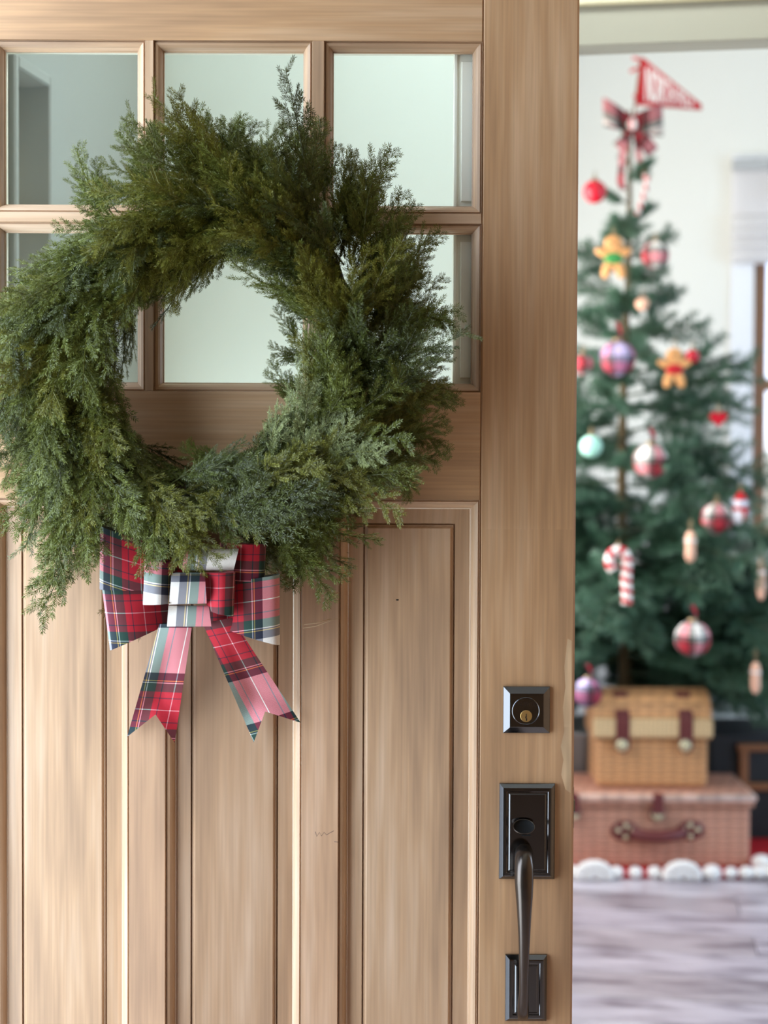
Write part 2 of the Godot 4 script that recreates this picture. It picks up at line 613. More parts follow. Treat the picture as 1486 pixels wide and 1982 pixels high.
	structure("baseboard_back", Sh.new().box(Vector3(X_FRONT, 0, Z_BACK), Vector3(X_SIDE, 0.14, Z_BACK + 0.016), 0.004).done(), M.white_trim, "white baseboard along the back wall")
	var win := Node3D.new()
	win.name = "window_1"
	add_child(win)
	win.set_meta("kind", "structure")
	tag(win, "window with white casing and brown sash at the right edge", "window")
	var cw := wl - hit(1411, 800, Z_BACK).x
	for r in [[wl - cw, wl, wb, wt], [wr, wr + cw, wb, wt], [wl - cw, wr + cw, wt, wt + cw]]:
		part("casing", Sh.new().box(Vector3(r[0], r[2], Z_BACK), Vector3(r[1], r[3], Z_BACK + 0.02), 0.003).done(), M.casing, win)
	part("sill", Sh.new().box(Vector3(wl - cw - 0.03, wb - 0.03, Z_BACK - 0.1), Vector3(wr + cw + 0.03, wb, Z_BACK + 0.05), 0.004).done(), M.white_trim, win)
	part("apron", Sh.new().box(Vector3(wl - cw, wb - 0.11, Z_BACK), Vector3(wr + cw, wb - 0.03, Z_BACK + 0.018), 0.003).done(), M.white_trim, win)
	var sw := 0.056
	var my := hit(1470, 745, Z_BACK - 0.05).y
	for r in [[wl, wl + sw, wb, wt], [wr - sw, wr, wb, wt], [wl + sw, wr - sw, wb, wb + sw], [wl + sw, wr - sw, wt - sw, wt], [wl + sw, wr - sw, my - 0.026, my + 0.026]]:
		part("sash", Sh.new().box(Vector3(r[0], r[2], Z_BACK - 0.08), Vector3(r[1], r[3], Z_BACK - 0.04), 0.003).done(), M.sash, win)
	part("pane", Sh.new().box(Vector3(wl + sw, wb + sw, Z_BACK - 0.064), Vector3(wr - sw, my - 0.026, Z_BACK - 0.060)).done(), M.glass, win)
	part("pane", Sh.new().box(Vector3(wl + sw, my + 0.026, Z_BACK - 0.064), Vector3(wr - sw, wt - sw, Z_BACK - 0.060)).done(), M.glass, win)
	# fabric blind: flat upper part, gathered folds below
	var a := hit(1416, 420, Z_BACK + 0.05)
	var st := hit(1440, 308, Z_BACK + 0.05).y
	var sm := hit(1440, 420, Z_BACK + 0.05).y
	var sb := hit(1440, 508, Z_BACK + 0.05).y
	var bl := thing("roman_blind", "white fabric roman blind half drawn over the window top", "blind", Transform3D(Basis(), Vector3(a.x, 0, Z_BACK)))
	var bw := wr + cw - a.x
	part("headrail", Sh.new().box(Vector3(0, st - 0.045, 0.021), Vector3(bw, st, 0.06), 0.004).done(), M.headrail, bl)
	part("panel", Sh.new().box(Vector3(0.002, sm, 0.040), Vector3(bw - 0.002, st - 0.045, 0.043)).done(), M.shade, bl)
	for k in 4:
		var y0 := lerpf(sm, sb, k / 4.0) + 0.01
		var fold := PackedVector2Array()
		for i in 9:
			var t := i / 8.0
			fold.append(Vector2(0.045 + 0.035 * sin(PI * t), y0 - t * (sm - sb) * 0.33))
		var sh := Sh.new(true)
		for i in 8:
			var p := fold[i]
			var q := fold[i + 1]
			sh.quad(Vector3(0, q.y, q.x), Vector3(bw, q.y, q.x), Vector3(bw, p.y, p.x), Vector3(0, p.y, p.x))
			sh.quad(Vector3(0, p.y, 0.042 - k * 0.0), Vector3(bw, p.y, 0.042), Vector3(bw, q.y, 0.042), Vector3(0, q.y, 0.042))
		part("fold", sh.done(), M.shade, bl)


func added_ceiling_light(at: Vector3) -> void:  # added out of view to brighten the wall behind the door
	var o := thing("added_ceiling_light", "added unseen round ceiling fill light above the gap behind the open door", "fill_lamp", Transform3D(Basis(), at))
	part("ring", Sh.new(true).lathe([Vector2(0.165, 0.0), Vector2(0.165, -0.03), Vector2(0.155, -0.035), Vector2(0.15, -0.03)], 32).done(), M.white_trim, o)
	part("fill_diffuser", Sh.new().lathe([Vector2(0.15, -0.028), Vector2(0.0, -0.034)], 32).done(), M.fill_lamp, o)
	var l := AreaLight3D.new()
	l.name = "added_ceiling_light_glow"
	add_child(l)
	l.transform = Transform3D(Basis(Vector3.RIGHT, -PI / 2), at + Vector3(0, -0.04, 0))
	l.area_size = Vector2(0.27, 0.27)
	l.area_normalize_energy = true
	l.light_energy = 2.8
	l.light_color = Color(0.97, 1.0, 0.99)
	l.area_range = 12.0
	l.area_attenuation = 2.0
	l.shadow_enabled = true


# ---------------------------------------------------------------- the door
var hinge := Vector3(-0.648, 0.012, -DOOR_Z)


func on_door(px: float, py: float, proud := 0.0) -> Vector2:
	var p := dpt(px, py, DOOR_Z - proud)
	return Vector2(p.x - hinge.x, p.y - hinge.y)


func door_x(px: float, py: float) -> float:
	return on_door(px, py).x


func door_y(py: float, px := 600.0) -> float:
	return on_door(px, py).y


const DEEP := -0.045
const OGEE := [Vector2(0, 0.0), Vector2(0.0003, -0.0046), Vector2(0.0015, -0.0048), Vector2(0.0022, -0.0028), Vector2(0.0055, -0.0042), Vector2(0.0080, -0.0070), Vector2(0.0098, -0.0105), Vector2(0.0108, -0.0145), Vector2(0.0118, -0.0150), Vector2(0.0122, -0.0190)]


func build_door() -> void:
	var door := Node3D.new()
	door.name = "door_1"
	add_child(door)
	door.transform = D * Transform3D(Basis(), hinge)
	door.set_meta("kind", "structure")
	tag(door, "open bleached wood front door with six glass panes and three tall panels", "door")
	var wide := door_x(1114.5, 991)
	var tall := 2.035
	var up := Vector3(0, 1, 0)
	var size := Vector2(1.0, 2.2)
	# edges of the openings
	var r_in := door_x(932.5, 100)
	var l_in := door_x(-11, 800)
	var top_in := door_y(79)
	var mid_top := door_y(758)
	var mid_bot := door_y(967)
	var bot := 0.25
	# columns of panes and panels
	var cols := [[l_in, door_x(280, 250)], [door_x(297, 250), door_x(603, 250)], [door_x(627, 250), r_in]]
	var pcols := [[l_in, door_x(249, 1400)], [door_x(320, 1400), door_x(583, 1400)], [door_x(655, 1400), door_x(926.5, 1300)]]
	r_in = pcols[2][1]
	cols[2][1] = r_in
	var rows := [[door_y(412), top_in], [mid_top, door_y(432)]]

	var upright := func(x0: float, x1: float, y0: float, y1: float, called: String, off: float, bevel := 0.0006) -> void:
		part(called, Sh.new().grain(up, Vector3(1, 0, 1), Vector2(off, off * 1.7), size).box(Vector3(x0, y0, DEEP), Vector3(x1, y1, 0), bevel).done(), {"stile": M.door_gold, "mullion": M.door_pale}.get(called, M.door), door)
	var level := func(x0: float, x1: float, y0: float, y1: float, called: String, off: float) -> void:
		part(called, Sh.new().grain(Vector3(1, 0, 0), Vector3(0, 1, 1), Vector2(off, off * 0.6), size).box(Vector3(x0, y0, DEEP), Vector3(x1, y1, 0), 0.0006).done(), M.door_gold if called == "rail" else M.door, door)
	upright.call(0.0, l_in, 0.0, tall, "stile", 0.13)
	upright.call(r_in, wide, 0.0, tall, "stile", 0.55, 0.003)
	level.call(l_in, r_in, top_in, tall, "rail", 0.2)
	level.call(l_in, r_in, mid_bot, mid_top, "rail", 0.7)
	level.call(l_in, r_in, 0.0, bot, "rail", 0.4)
	for k in 2:
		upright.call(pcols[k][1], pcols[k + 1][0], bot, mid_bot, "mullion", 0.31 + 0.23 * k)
		upright.call(cols[k][1], cols[k + 1][0], mid_top, top_in, "muntin", 0.77 + 0.11 * k)
	for c in 3:
		level.call(cols[c][0], cols[c][1], rows[1][1], rows[0][0], "muntin", 0.1 + 0.2 * c)
	# panes with their mouldings and the white beads on the inner side
	for c in 3:
		for r in 2:
			var lo := Vector2(cols[c][0], rows[r][0])
			var hi := Vector2(cols[c][1], rows[r][1])
			mouldings(door, lo, hi, 0.13 * c + 0.31 * r)
			part("pane", Sh.new().box(Vector3(lo.x + 0.004, lo.y + 0.004, -0.0235), Vector3(hi.x - 0.004, hi.y - 0.004, -0.0195)).done(), M.glass, door)
			for side in 4:
				var w := 0.0060
				if c == 2 and side == 1:      # the wide inner bead at the latch stile shows through the glass
					var bead := Sh.new().box(Vector3(hi.x - 0.0360, lo.y, -0.052), Vector3(hi.x - 0.001, hi.y, -0.0285), 0.0008)
					bead.box(Vector3(hi.x - 0.0262, lo.y + 0.020, -0.030), Vector3(hi.x - 0.001, hi.y - 0.020, -0.0245), 0.0008)
					bead.box(Vector3(hi.x - 0.0360, lo.y, -0.030), Vector3(hi.x - 0.0315, hi.y, -0.0255), 0.0008)
					part("glazing_bead", bead.done(), M.bead, door, Transform3D(), "white painted inner glazing bead")
					continue
				var prof := [Vector2(0.002, -0.024), Vector2(maxf(0.0022, w - 0.0085), -0.024), Vector2(maxf(0.0024, w - 0.0085), -0.031), Vector2(w - 0.003, -0.031), Vector2(w - 0.003, -0.0245), Vector2(w, -0.0245), Vector2(w, -0.052)]
				part("glazing_bead", Sh.new().frame_side(lo, hi, prof, side).done(), M.white_trim, door, Transform3D(), "white painted inner glazing bead")
	# raised panels
	for c in 3:
		var lo := Vector2(pcols[c][0], bot)
		var hi := Vector2(pcols[c][1], mid_bot)
		mouldings(door, lo, hi, 0.17 * c + 0.05)
		var p0 := 0.0122
		var e := 0.0375
		var prof := [Vector2(p0, -0.0165), Vector2(e - 0.0055, -0.0150), Vector2(e - 0.0051, -0.0200), Vector2(e - 0.0038, -0.0202), Vector2(e - 0.0031, -0.0158), Vector2(e - 0.0012, -0.0158), Vector2(e - 0.0004, -0.0140), Vector2(e + 0.0012, -0.0125)]
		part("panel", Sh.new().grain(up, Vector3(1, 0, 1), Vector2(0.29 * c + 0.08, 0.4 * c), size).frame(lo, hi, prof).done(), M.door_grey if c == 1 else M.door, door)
	# pale scratches on the right mullion and a dark nick in the right panel
	for q in [[[586, 1216], [610, 1212], [635, 1203], [658, 1196]], [[588, 1209], [612, 1206], [640, 1198]], [[622, 1157], [640, 1154], [656, 1146]]]:
		var pts := []
		for e in q:
			var p := on_door(e[0], e[1])
			pts.append(Vector3(p.x, p.y, -0.0001))
		part("scratch", Sh.new(true).tube(pts, [0.0003, 0.0007, 0.0006, 0.0002], 6, 0.6).done(), M.scratch, door)
	for q in [[[610, 1610], [613, 1619], [618, 1611], [622, 1618], [627, 1611], [632, 1616], [640, 1611], [646, 1608]], [[647, 1629], [655, 1630]]]:
		var pts := []
		for e in q:
			var p := on_door(e[0], e[1])
			pts.append(Vector3(p.x, p.y, 0.0))
		part("pencil_mark", Sh.new(true).tube(pts, [0.0004], 5, 0.4).done(), M.pencil, door)
	var worn := PackedVector2Array()
	for e in [[1098, 1236], [1106, 1240], [1106, 1300], [1105.5, 1400], [1105, 1500], [1104, 1535], [1094, 1528], [1086, 1500], [1090, 1470], [1085, 1445], [1092, 1415], [1089, 1370], [1094, 1330], [1092, 1290]]:
		worn.append(on_door(e[0], e[1]))
	if Geometry2D.is_polygon_clockwise(worn):
		worn.reverse()
	part("worn_patch", Sh.new().slab(worn, -0.002, 0.0001).done(), M.worn, door, Transform3D(), "lighter worn strip of bare wood near the latch edge")
	var nick := on_door(769, 1163)
	part("nick", Sh.new(true).ball(Vector3(0.0022, 0.001, 0.0004), Vector3(nick.x, nick.y, -0.0124), 10).done(), M.void, door)
	# latch plate on the free edge
	var lt := door_y(1526, 1110)
	var lb := door_y(1606, 1110)
	part("latch_plate", Sh.new().box(Vector3(wide - 0.004, lb, -0.036), Vector3(wide + 0.0012, lt, -0.008), 0.0005).done(), M.black, door)
	part("latch_bolt", Sh.new().box(Vector3(wide, (lb + lt) / 2 - 0.009, -0.029), Vector3(wide + 0.004, (lb + lt) / 2 + 0.009, -0.015), 0.002).done(), M.black, door)
	hardware(door)


func mouldings(door: Node3D, lo: Vector2, hi: Vector2, off: float) -> void:
	for side in 4:
		var level := side % 2 == 0
		var sh := Sh.new().grain(Vector3(1, 0, 0) if level else Vector3(0, 1, 0), Vector3(0, 1, 1.5) if level else Vector3(1, 0, 1.5), Vector2(off + 0.09 * side, off * 2), Vector2(1.0, 2.2))
		part("moulding", sh.frame_side(lo, hi, OGEE, side).done(), M.door, door)


func hardware(door: Node3D) -> void:
	# deadbolt
	var lo := on_door(973.5, 1419, 0.005)
	var hi := on_door(1064.5, 1329.5, 0.005)
	var bolt := part("deadbolt", Sh.new().frame(lo, hi, [Vector2(0, 0.0), Vector2(0, 0.0035), Vector2(0.0004, 0.0040), Vector2(0.0085, 0.0095), Vector2(0.0095, 0.0098)]).done(), M.black, door, Transform3D(), "square black deadbolt plate with bevelled edge")
	var c := on_door(1017.5, 1376, 0.01)
	var face := Transform3D(Basis(Vector3.RIGHT, PI / 2), Vector3(c.x, c.y, 0.0098))
	part("cylinder_ring", Sh.new().lathe([Vector2(0.0185, 0), Vector2(0.0185, 0.0008), Vector2(0.0179, 0.0013), Vector2(0.0174, 0.0008), Vector2(0.0172, 0.0003), Vector2(0.0, 0.0003)], 40, face).done(), M.black, bolt)
	c = on_door(1018, 1386, 0.01)
	face.origin = Vector3(c.x, c.y, 0.0099)
	part("key_cylinder", Sh.new().lathe([Vector2(0.0079, 0), Vector2(0.0079, 0.0009), Vector2(0.0075, 0.0013), Vector2(0.0, 0.0014)], 32, face).done(), M.brass, bolt, Transform3D(), "round brass key cylinder")
	var slot := Sh.new()
	for q in [[-0.0005, 0.0033, 0.0006, -0.0012], [-0.0012, -0.0002, 0.0003, -0.0028], [-0.0004, -0.0026, 0.0011, -0.0062]]:
		slot.box(Vector3(c.x + q[0], c.y + q[3], 0.0105), Vector3(c.x + q[2], c.y + q[1], 0.01145))
	part("keyhole", slot.done(), M.void, bolt)
	var t := text("BALDWIN", 0.0026, 0.0003)
	c = on_door(1016.5, 1363, 0.01)
	part("lettering", t, M.bronze, bolt, Transform3D(Basis(), Vector3(c.x, c.y, 0.01025)))
	# upper plate of the handle
	lo = on_door(965.5, 1702, 0.005)
	hi = on_door(1074.5, 1517.5, 0.005)
	var step := [Vector2(0, 0), Vector2(0, 0.0030), Vector2(0.0005, 0.0036), Vector2(0.0050, 0.0085), Vector2(0.0065, 0.0090), Vector2(0.0095, 0.0090), Vector2(0.0102, 0.0086), Vector2(0.0106, 0.0072), Vector2(0.0125, 0.0072), Vector2(0.0140, 0.0080)]
	var plate := part("handle_plate", Sh.new().frame(lo, hi, step).done(), M.black, door, Transform3D(), "tall black handle plate with stepped edge")
	# thumb latch: a dished oval lever over a square slot
	c = on_door(1012.5, 1596, 0.012)
	var tipped := Transform3D(Basis(Vector3.RIGHT, 0.62), Vector3(c.x, c.y, 0.022))
	var bowl := []
	var hollow := []
	for k in 9:
		var w := PI / 2 * k / 8
		bowl.append(Vector2(0.0148 * sin(w), -0.0085 * cos(w)))
		hollow.append(Vector2(0.0138 * cos(w), -0.0060 * sin(w)))
	var dish := Transform3D(tipped.basis * Basis.from_scale(Vector3(1, 1, 0.86)), tipped.origin)
	var lever := part("thumb_latch", Sh.new(true).lathe(bowl + [Vector2(0.0146, 0.0006), Vector2(0.0136, 0.0)], 32, dish).done(), M.bronze, plate)
	part("latch_hollow", Sh.new(true).lathe([Vector2(0.0137, 0.0001)] + hollow, 32, dish).done(), M.void, plate)  # inside coloured near black, standing in for the shade in the hollow
	lever.set_meta("label", "oval thumb latch")
	part("latch_arm", Sh.new().box(Vector3(c.x - 0.003, c.y - 0.009, 0.006), Vector3(c.x + 0.003, c.y - 0.0045, 0.013), 0.001).done(), M.bronze, plate)
	c = on_door(1018, 1614, 0.01)
	part("latch_slot", Sh.new().box(Vector3(c.x - 0.006, c.y - 0.0035, 0.0075), Vector3(c.x + 0.006, c.y + 0.0045, 0.0083)).done(), M.void, plate)
	# lower plate
	lo = on_door(977.5, 1977, 0.005)
	hi = on_door(1058.5, 1849, 0.005)
	part("foot_plate", Sh.new().frame(lo, hi, step).done(), M.black, door, Transform3D(), "small black plate at the foot of the handle")
	# grip
	var path := []
	var radii := []
	for q in [[1014, 1650, 0.006, 17], [1013.5, 1652, 0.022, 17.2], [1013.5, 1662, 0.036, 17.8], [1014, 1680, 0.045, 18.6], [1014, 1706, 0.051, 18.4], [1014.5, 1735, 0.053, 16.6], [1014.5, 1770, 0.053, 14.0], [1014.5, 1810, 0.051, 11.8], [1014, 1850, 0.047, 10.2], [1013.5, 1890, 0.041, 9.0], [1013, 1920, 0.034, 9.2], [1012, 1942, 0.026, 10.8], [1011.5, 1957, 0.017, 12.4], [1011.5, 1963, 0.0085, 12.8]]:
		var p := on_door(q[0], q[1], q[2])
		path.append(Vector3(p.x, p.y, q[2]))
		radii.append(q[3] / (F / (DOOR_Z - q[2])))
	var fine := smooth(path, radii, 5)
	part("grip", Sh.new(true).tube(fine[0], fine[1], 20).done(), M.bronze, door, Transform3D(), "curved black pull handle")


func smooth(path: Array, radii: Array, steps: int) -> Array:
	var a := []
	var b := []
	for i in path.size() - 1:
		for k in steps:
			var t := 1.0 * k / steps
			var p0: Vector3 = path[maxi(i - 1, 0)]
			var p3: Vector3 = path[mini(i + 2, path.size() - 1)]
			a.append(path[i].cubic_interpolate(path[i + 1], p0, p3, t))
			b.append(lerpf(radii[i], radii[i + 1], t))
	a.append(path[-1])
	b.append(radii[-1])
	return [a, b]


func text(words: String, height: float, depth: float) -> TextMesh:
	var f := SystemFont.new()
	f.font_names = PackedStringArray(["Droid Sans"])
	f.font_weight = 700
	var t := TextMesh.new()
	t.text = words
	t.font = f
	t.font_size = 64
	t.pixel_size = height / 46.0
	t.depth = depth
	t.curve_step = 2.0
	return t


# ---------------------------------------------------------------- the wreath
func bend(dir: Vector3, axis: Vector3, by: float) -> Vector3:
	return dir.rotated(axis.normalized(), by)


# a feathery cedar sprig along +y, nearly flat in the xy plane, with short needles in rows along its twigs
func sprig_mesh(long: float, number: int) -> ArrayMesh:
	var g := RandomNumberGenerator.new()
	g.seed = number
	var sh := Sh.new()
	var stem := []
	var rad := []
	var p := Vector3.ZERO
	var d := Vector3(0, 1, 0)
	var steps := int(long / 0.0095)
	var curl := g.randf_range(-0.035, 0.035)
	for i in steps + 1:
		stem.append(p)
		rad.append(lerpf(0.0012, 0.0004, 1.0 * i / steps))
		p += d * long / steps
		d = d.rotated(Vector3.BACK, curl + g.randf_range(-0.06, 0.06)).rotated(Vector3.RIGHT, -0.025)
	sh.s.set_color(Color(0.55, 0.5, 0.3))
	sh.tube(stem, rad, 4, 1.0, false)
	needles(sh, g, stem, 0.7)
	for i in range(1, steps):
		var t := 1.0 * i / steps
		for side in [-1, 1]:
			if g.randf() < 0.22:
				continue
			var tl := (0.046 * pow(1 - t, 0.7) + 0.010) * g.randf_range(0.6, 1.15) * long / 0.14
			var at: Vector3 = stem[i].lerp(stem[i + 1], g.randf())
			var td: Vector3 = (stem[i + 1] - stem[i]).normalized().rotated(Vector3.BACK, side * g.randf_range(0.5, 0.8)).rotated(Vector3(0, 1, 0), g.randf_range(-0.5, 0.5))
			var twig := []
			var n := maxi(3, int(tl / 0.006))
			var q := at
			for k in n + 1:
				twig.append(q)
				q += td * tl / n
				td = td.rotated(Vector3.BACK, -side * 0.05 + g.randf_range(-0.06, 0.06)).rotated(Vector3.RIGHT, g.randf_range(-0.07, 0.05))
			sh.s.set_color(Color(0.7, 0.7, 0.45))
			sh.tube(twig, [0.0006, 0.0003], 3, 1.0, false)
			needles(sh, g, twig, 1.0)
			if tl > 0.022:
				for k in range(1, n - 1):
					if g.randf() < 0.75:
						var sd := (1 if k % 2 else -1)
						var ud: Vector3 = (twig[k + 1] - twig[k]).normalized().rotated(Vector3.BACK, sd * 0.7)
						var ul := tl * 0.34 * (1.05 - 0.75 * k / n)
						needles(sh, g, [twig[k], twig[k] + ud * ul * 0.5, twig[k] + ud * ul + Vector3(0, 0, g.randf_range(-0.003, 0.003))], 1.0)
	return sh.done()


func needles(sh: Sh, g: RandomNumberGenerator, line: Array, share: float) -> void:
	var long := 0.0053
	var tone0 := g.randf_range(0.45, 1.15)
	var lean := g.randf_range(-0.5, 0.5)
	for i in line.size() - 1:
		var a: Vector3 = line[i]
		var b: Vector3 = line[i + 1]
		var d := (b - a).normalized()
		var u := d.cross(Vector3(0, 0, 1).rotated(Vector3.UP, lean)).normalized()
		var w := d.cross(u)
		var n := maxi(1, int(a.distance_to(b) / 0.0017))
		for k in n:
			for e in 3:
				if g.randf() > share * (1.0 if e < 2 else 0.5):
					continue
				var out := u * (0.95 if e == 0 else -0.95) + w * g.randf_range(-0.25, 0.25)
				if e == 2:
					out = u * g.randf_range(-0.4, 0.4) + w * (0.8 if k % 2 else -0.8)
				var base := a.lerp(b, (k + g.randf() * 0.5) / n)
				var dir := (d * g.randf_range(0.8, 1.1) + out).normalized()
				var tone := tone0 * g.randf_range(0.8, 1.18)
				sh.needle(base, base + dir * long * g.randf_range(0.8, 1.15), dir.cross(Vector3(g.randf_range(-0.6, 0.6), g.randf_range(-0.6, 0.6), 1.0)).normalized() * 0.0005, Color(tone, tone, tone * 0.92))
	var last: Vector3 = line[-1]
	var dl: Vector3 = (last - line[-2]).normalized()
	sh.needle(last - dl * 0.001, last + dl * long * 0.8, dl.cross(Vector3.BACK).normalized() * 0.0005, Color(1.1, 1.1, 0.95))


func build_wreath() -> void:
	rng.seed = 14
	var z0 := 0.058
	var c := dpt(424, 695, DOOR_Z - z0)
	var root := D * Transform3D(Basis(), c)
	var wr := thing("wreath", "bushy green cedar wreath hanging on the wooden door", "wreath", root)
	var rx := 262.0 / 1494
	var ry := 278.0 / 1494
	for k in 3:
		var pts := []
		for i in 49:
			var w := TAU * i / 48
			pts.append(Vector3(cos(w) * (rx + 0.012 * sin(w * 5 + k * 2)), sin(w) * (ry + 0.012 * sin(w * 5 + k * 2)), 0.014 * cos(w * 5 + k * 2.1) - 0.01))
		part("vine_hoop", Sh.new(true).tube(pts, [0.009], 8, 1.0, false).done(), M.vine, wr)
	var kinds := []
	for k in 8:
		kinds.append(sprig_mesh(0.125 + 0.012 * (k % 4), 100 + k))
	var places := []
	# tufts: bundles of sprigs that lie the same way round the hoop
	for i in 128:
		var phi := fmod(TAU * (i + rng.randf()) / 128.0 * 5.0, TAU)
		var psi := rng.randf_range(-0.7, PI + 0.7)      # 0 outwards, PI/2 towards the viewer, PI inwards
		if rng.randf() < 0.4:
			psi = rng.randf_range(0.5, PI - 0.5)
		var radial := Vector3(cos(phi), sin(phi), 0)
		var tangent := Vector3(-sin(phi), cos(phi), 0)
		var n := (radial * cos(psi) + Vector3.BACK * sin(psi)).normalized()
		var inward := cos(psi) < -0.3
		var lie := tangent * (1.0 if inward else 0.68) * rng.randf_range(0.7, 1.25) + n * (0.6 if inward else 0.85) * rng.randf_range(0.75, 1.15)
		if radial.x < -0.15:
			lie += Vector3(-0.1, -0.5, 0.05)
		var r := rng.randf()
		var tint := 1 if r < 0.6 else 0
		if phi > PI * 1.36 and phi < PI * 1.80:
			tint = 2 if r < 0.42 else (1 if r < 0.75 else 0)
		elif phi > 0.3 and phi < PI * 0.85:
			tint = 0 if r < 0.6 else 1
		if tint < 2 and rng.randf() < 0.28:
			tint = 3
		var many := 6
		for e in many:
			var base := Vector3(cos(phi) * rx, sin(phi) * ry, 0) + n * rng.randf_range(0.008, 0.045) - tangent * 0.03 + tangent * rng.randf_range(-0.025, 0.025) + Vector3(rng.randf_range(-0.012, 0.012), rng.randf_range(-0.012, 0.012), 0)
			base.z = clampf(base.z, -0.04, 0.06)
			var dir := lie.normalized() + Vector3(rng.randf_range(-0.24, 0.24), rng.randf_range(-0.24, 0.24), rng.randf_range(-0.14, 0.14))
			dir.z = maxf(dir.z, -0.25)
			sprig_place(places, base, dir.normalized(), rng.randf_range(0.8, 1.28) * (0.74 if inward else (0.85 if radial.y > 0.5 else (0.82 if radial.x > 0.35 else 1.0))), n, tint)
	# tufts that stick out of the outline
	for q in [[470, 330, 511, 196, 0], [432, 340, 410, 188, 1], [510, 350, 592, 244, 1], [300, 330, 188, 242, 0], [205, 385, 82, 298, 0], [262, 330, 250, 216, 0], [360, 330, 330, 240, 0], [760, 610, 892, 574, 1], [735, 525, 812, 490, 1], [790, 745, 905, 722, 1], [790, 900, 836, 968, 1], [780, 850, 905, 828, 2], [592, 1000, 612, 1180, 1], [612, 985, 662, 1130, 0], [165, 985, 178, 1130, 0], [95, 890, 55, 985, 1], [625, 640, 508, 602, 0], [615, 700, 508, 690, 1], [610, 775, 488, 714, 0], [600, 830, 520, 850, 1], [625, 590, 502, 560, 0], [60, 560, 22, 640, 1], [620, 1010, 700, 985, 1], [420, 930, 350, 880, 2], [250, 940, 350, 900, 2], [420, 960, 530, 985, 2]]:
		for e in 4:
			var sx: float = lerpf(q[0], 424 + (q[0] - 424) * 0.8, 0.7) if q[3] < 1000 else float(q[0])
			var sy: float = lerpf(q[1], 695 + (q[1] - 695) * 0.8, 0.7)
			var a := dpt(sx + rng.randf_range(-22, 22), sy + rng.randf_range(-22, 22), DOOR_Z - 0.065) - c
			var b := dpt(q[2] + rng.randf_range(-45, 45) * (0 if e == 0 else (0.4 if q[3] > 1000 else 1.0)), q[3] + rng.randf_range(-40, 40) * (1 if e else 0), DOOR_Z - 0.09) - c
			sprig_place(places, a, (b - a).normalized(), (b - a).length() / 0.158 * (1.0 if e == 0 else rng.randf_range(0.65, 0.95)), Vector3.BACK, q[4], true)
	places.sort_custom(func(a, b): return a[3] > b[3])
	for i in 300:
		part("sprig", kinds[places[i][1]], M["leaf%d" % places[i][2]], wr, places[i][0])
	# the rest lies deeper, as one set of copies
	var mm := MultiMesh.new()
	mm.transform_format = MultiMesh.TRANSFORM_3D
	mm.mesh = kinds[1]
	mm.instance_count = places.size() - 300
	for i in mm.instance_count:
		mm.set_instance_transform(i, places[300 + i][0])
	var rest := MultiMeshInstance3D.new()
	rest.name = "inner_foliage"
	rest.multimesh = mm
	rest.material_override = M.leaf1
	rest.set_meta("kind", "stuff")
	wr.add_child(rest)


func sprig_place(places: Array, base: Vector3, dir: Vector3, size: float, n: Vector3, tint: int, keep := false) -> void:
	if base.z + dir.z * 0.13 * size > 0.115:
		dir.z *= 0.5
		dir = dir.normalized()
	# leave the ribbon bow free
	var tip := base + dir * 0.15 * size
	if not keep and tip.y < -0.215 and tip.x > -0.165 and tip.x < 0.112 and tip.z > -0.03 and not (tip.y > -0.255 and absf(tip.x + 0.045) < 0.055):
		return
	var face := (n + Vector3(rng.randf_range(-0.5, 0.5), rng.randf_range(-0.5, 0.5), 0.5)).normalized()
	var x := dir.cross(face).normalized()
	var basis := Basis(x, dir, x.cross(dir)) * Basis.from_scale(Vector3.ONE * size)
	places.append([Transform3D(basis, base), rng.randi() % 8, tint, base.z + dir.z * 0.05])


# ---------------------------------------------------------------- plaid ribbon
# a ribbon through cross-lines; each is [top or left edge, bottom or right edge]; uv in lengths of the sett
func ribbon(lines: Array, uv0: Vector2, thick := 0.0007) -> ArrayMesh:
	var sh := Sh.new(true)
	var run := 0.0
	for i in lines.size() - 1:
		var a: Vector3 = lines[i][0]
		var b: Vector3 = lines[i][1]
		var c: Vector3 = lines[i + 1][1]
		var d: Vector3 = lines[i + 1][0]
		var step := ((a + b) / 2).distance_to((c + d) / 2)
		var w0 := a.distance_to(b) / TARTAN
		var w1 := c.distance_to(d) / TARTAN
		var n := (b - a).cross(d - a).normalized() * thick
		var u0 := uv0.x + run / TARTAN
		var u1 := uv0.x + (run + step) / TARTAN
		run += step
		var ks := 4
		for k in ks:
			var s := 1.0 * k / ks
			var t := 1.0 * (k + 1) / ks
			var uvs := [Vector2(u0, uv0.y + w0 * s), Vector2(u0, uv0.y + w0 * t), Vector2(u1, uv0.y + w1 * t), Vector2(u1, uv0.y + w1 * s)]
			sh.quad_uv([a.lerp(b, s), a.lerp(b, t), d.lerp(c, t), d.lerp(c, s)], uvs)
	return sh.done()


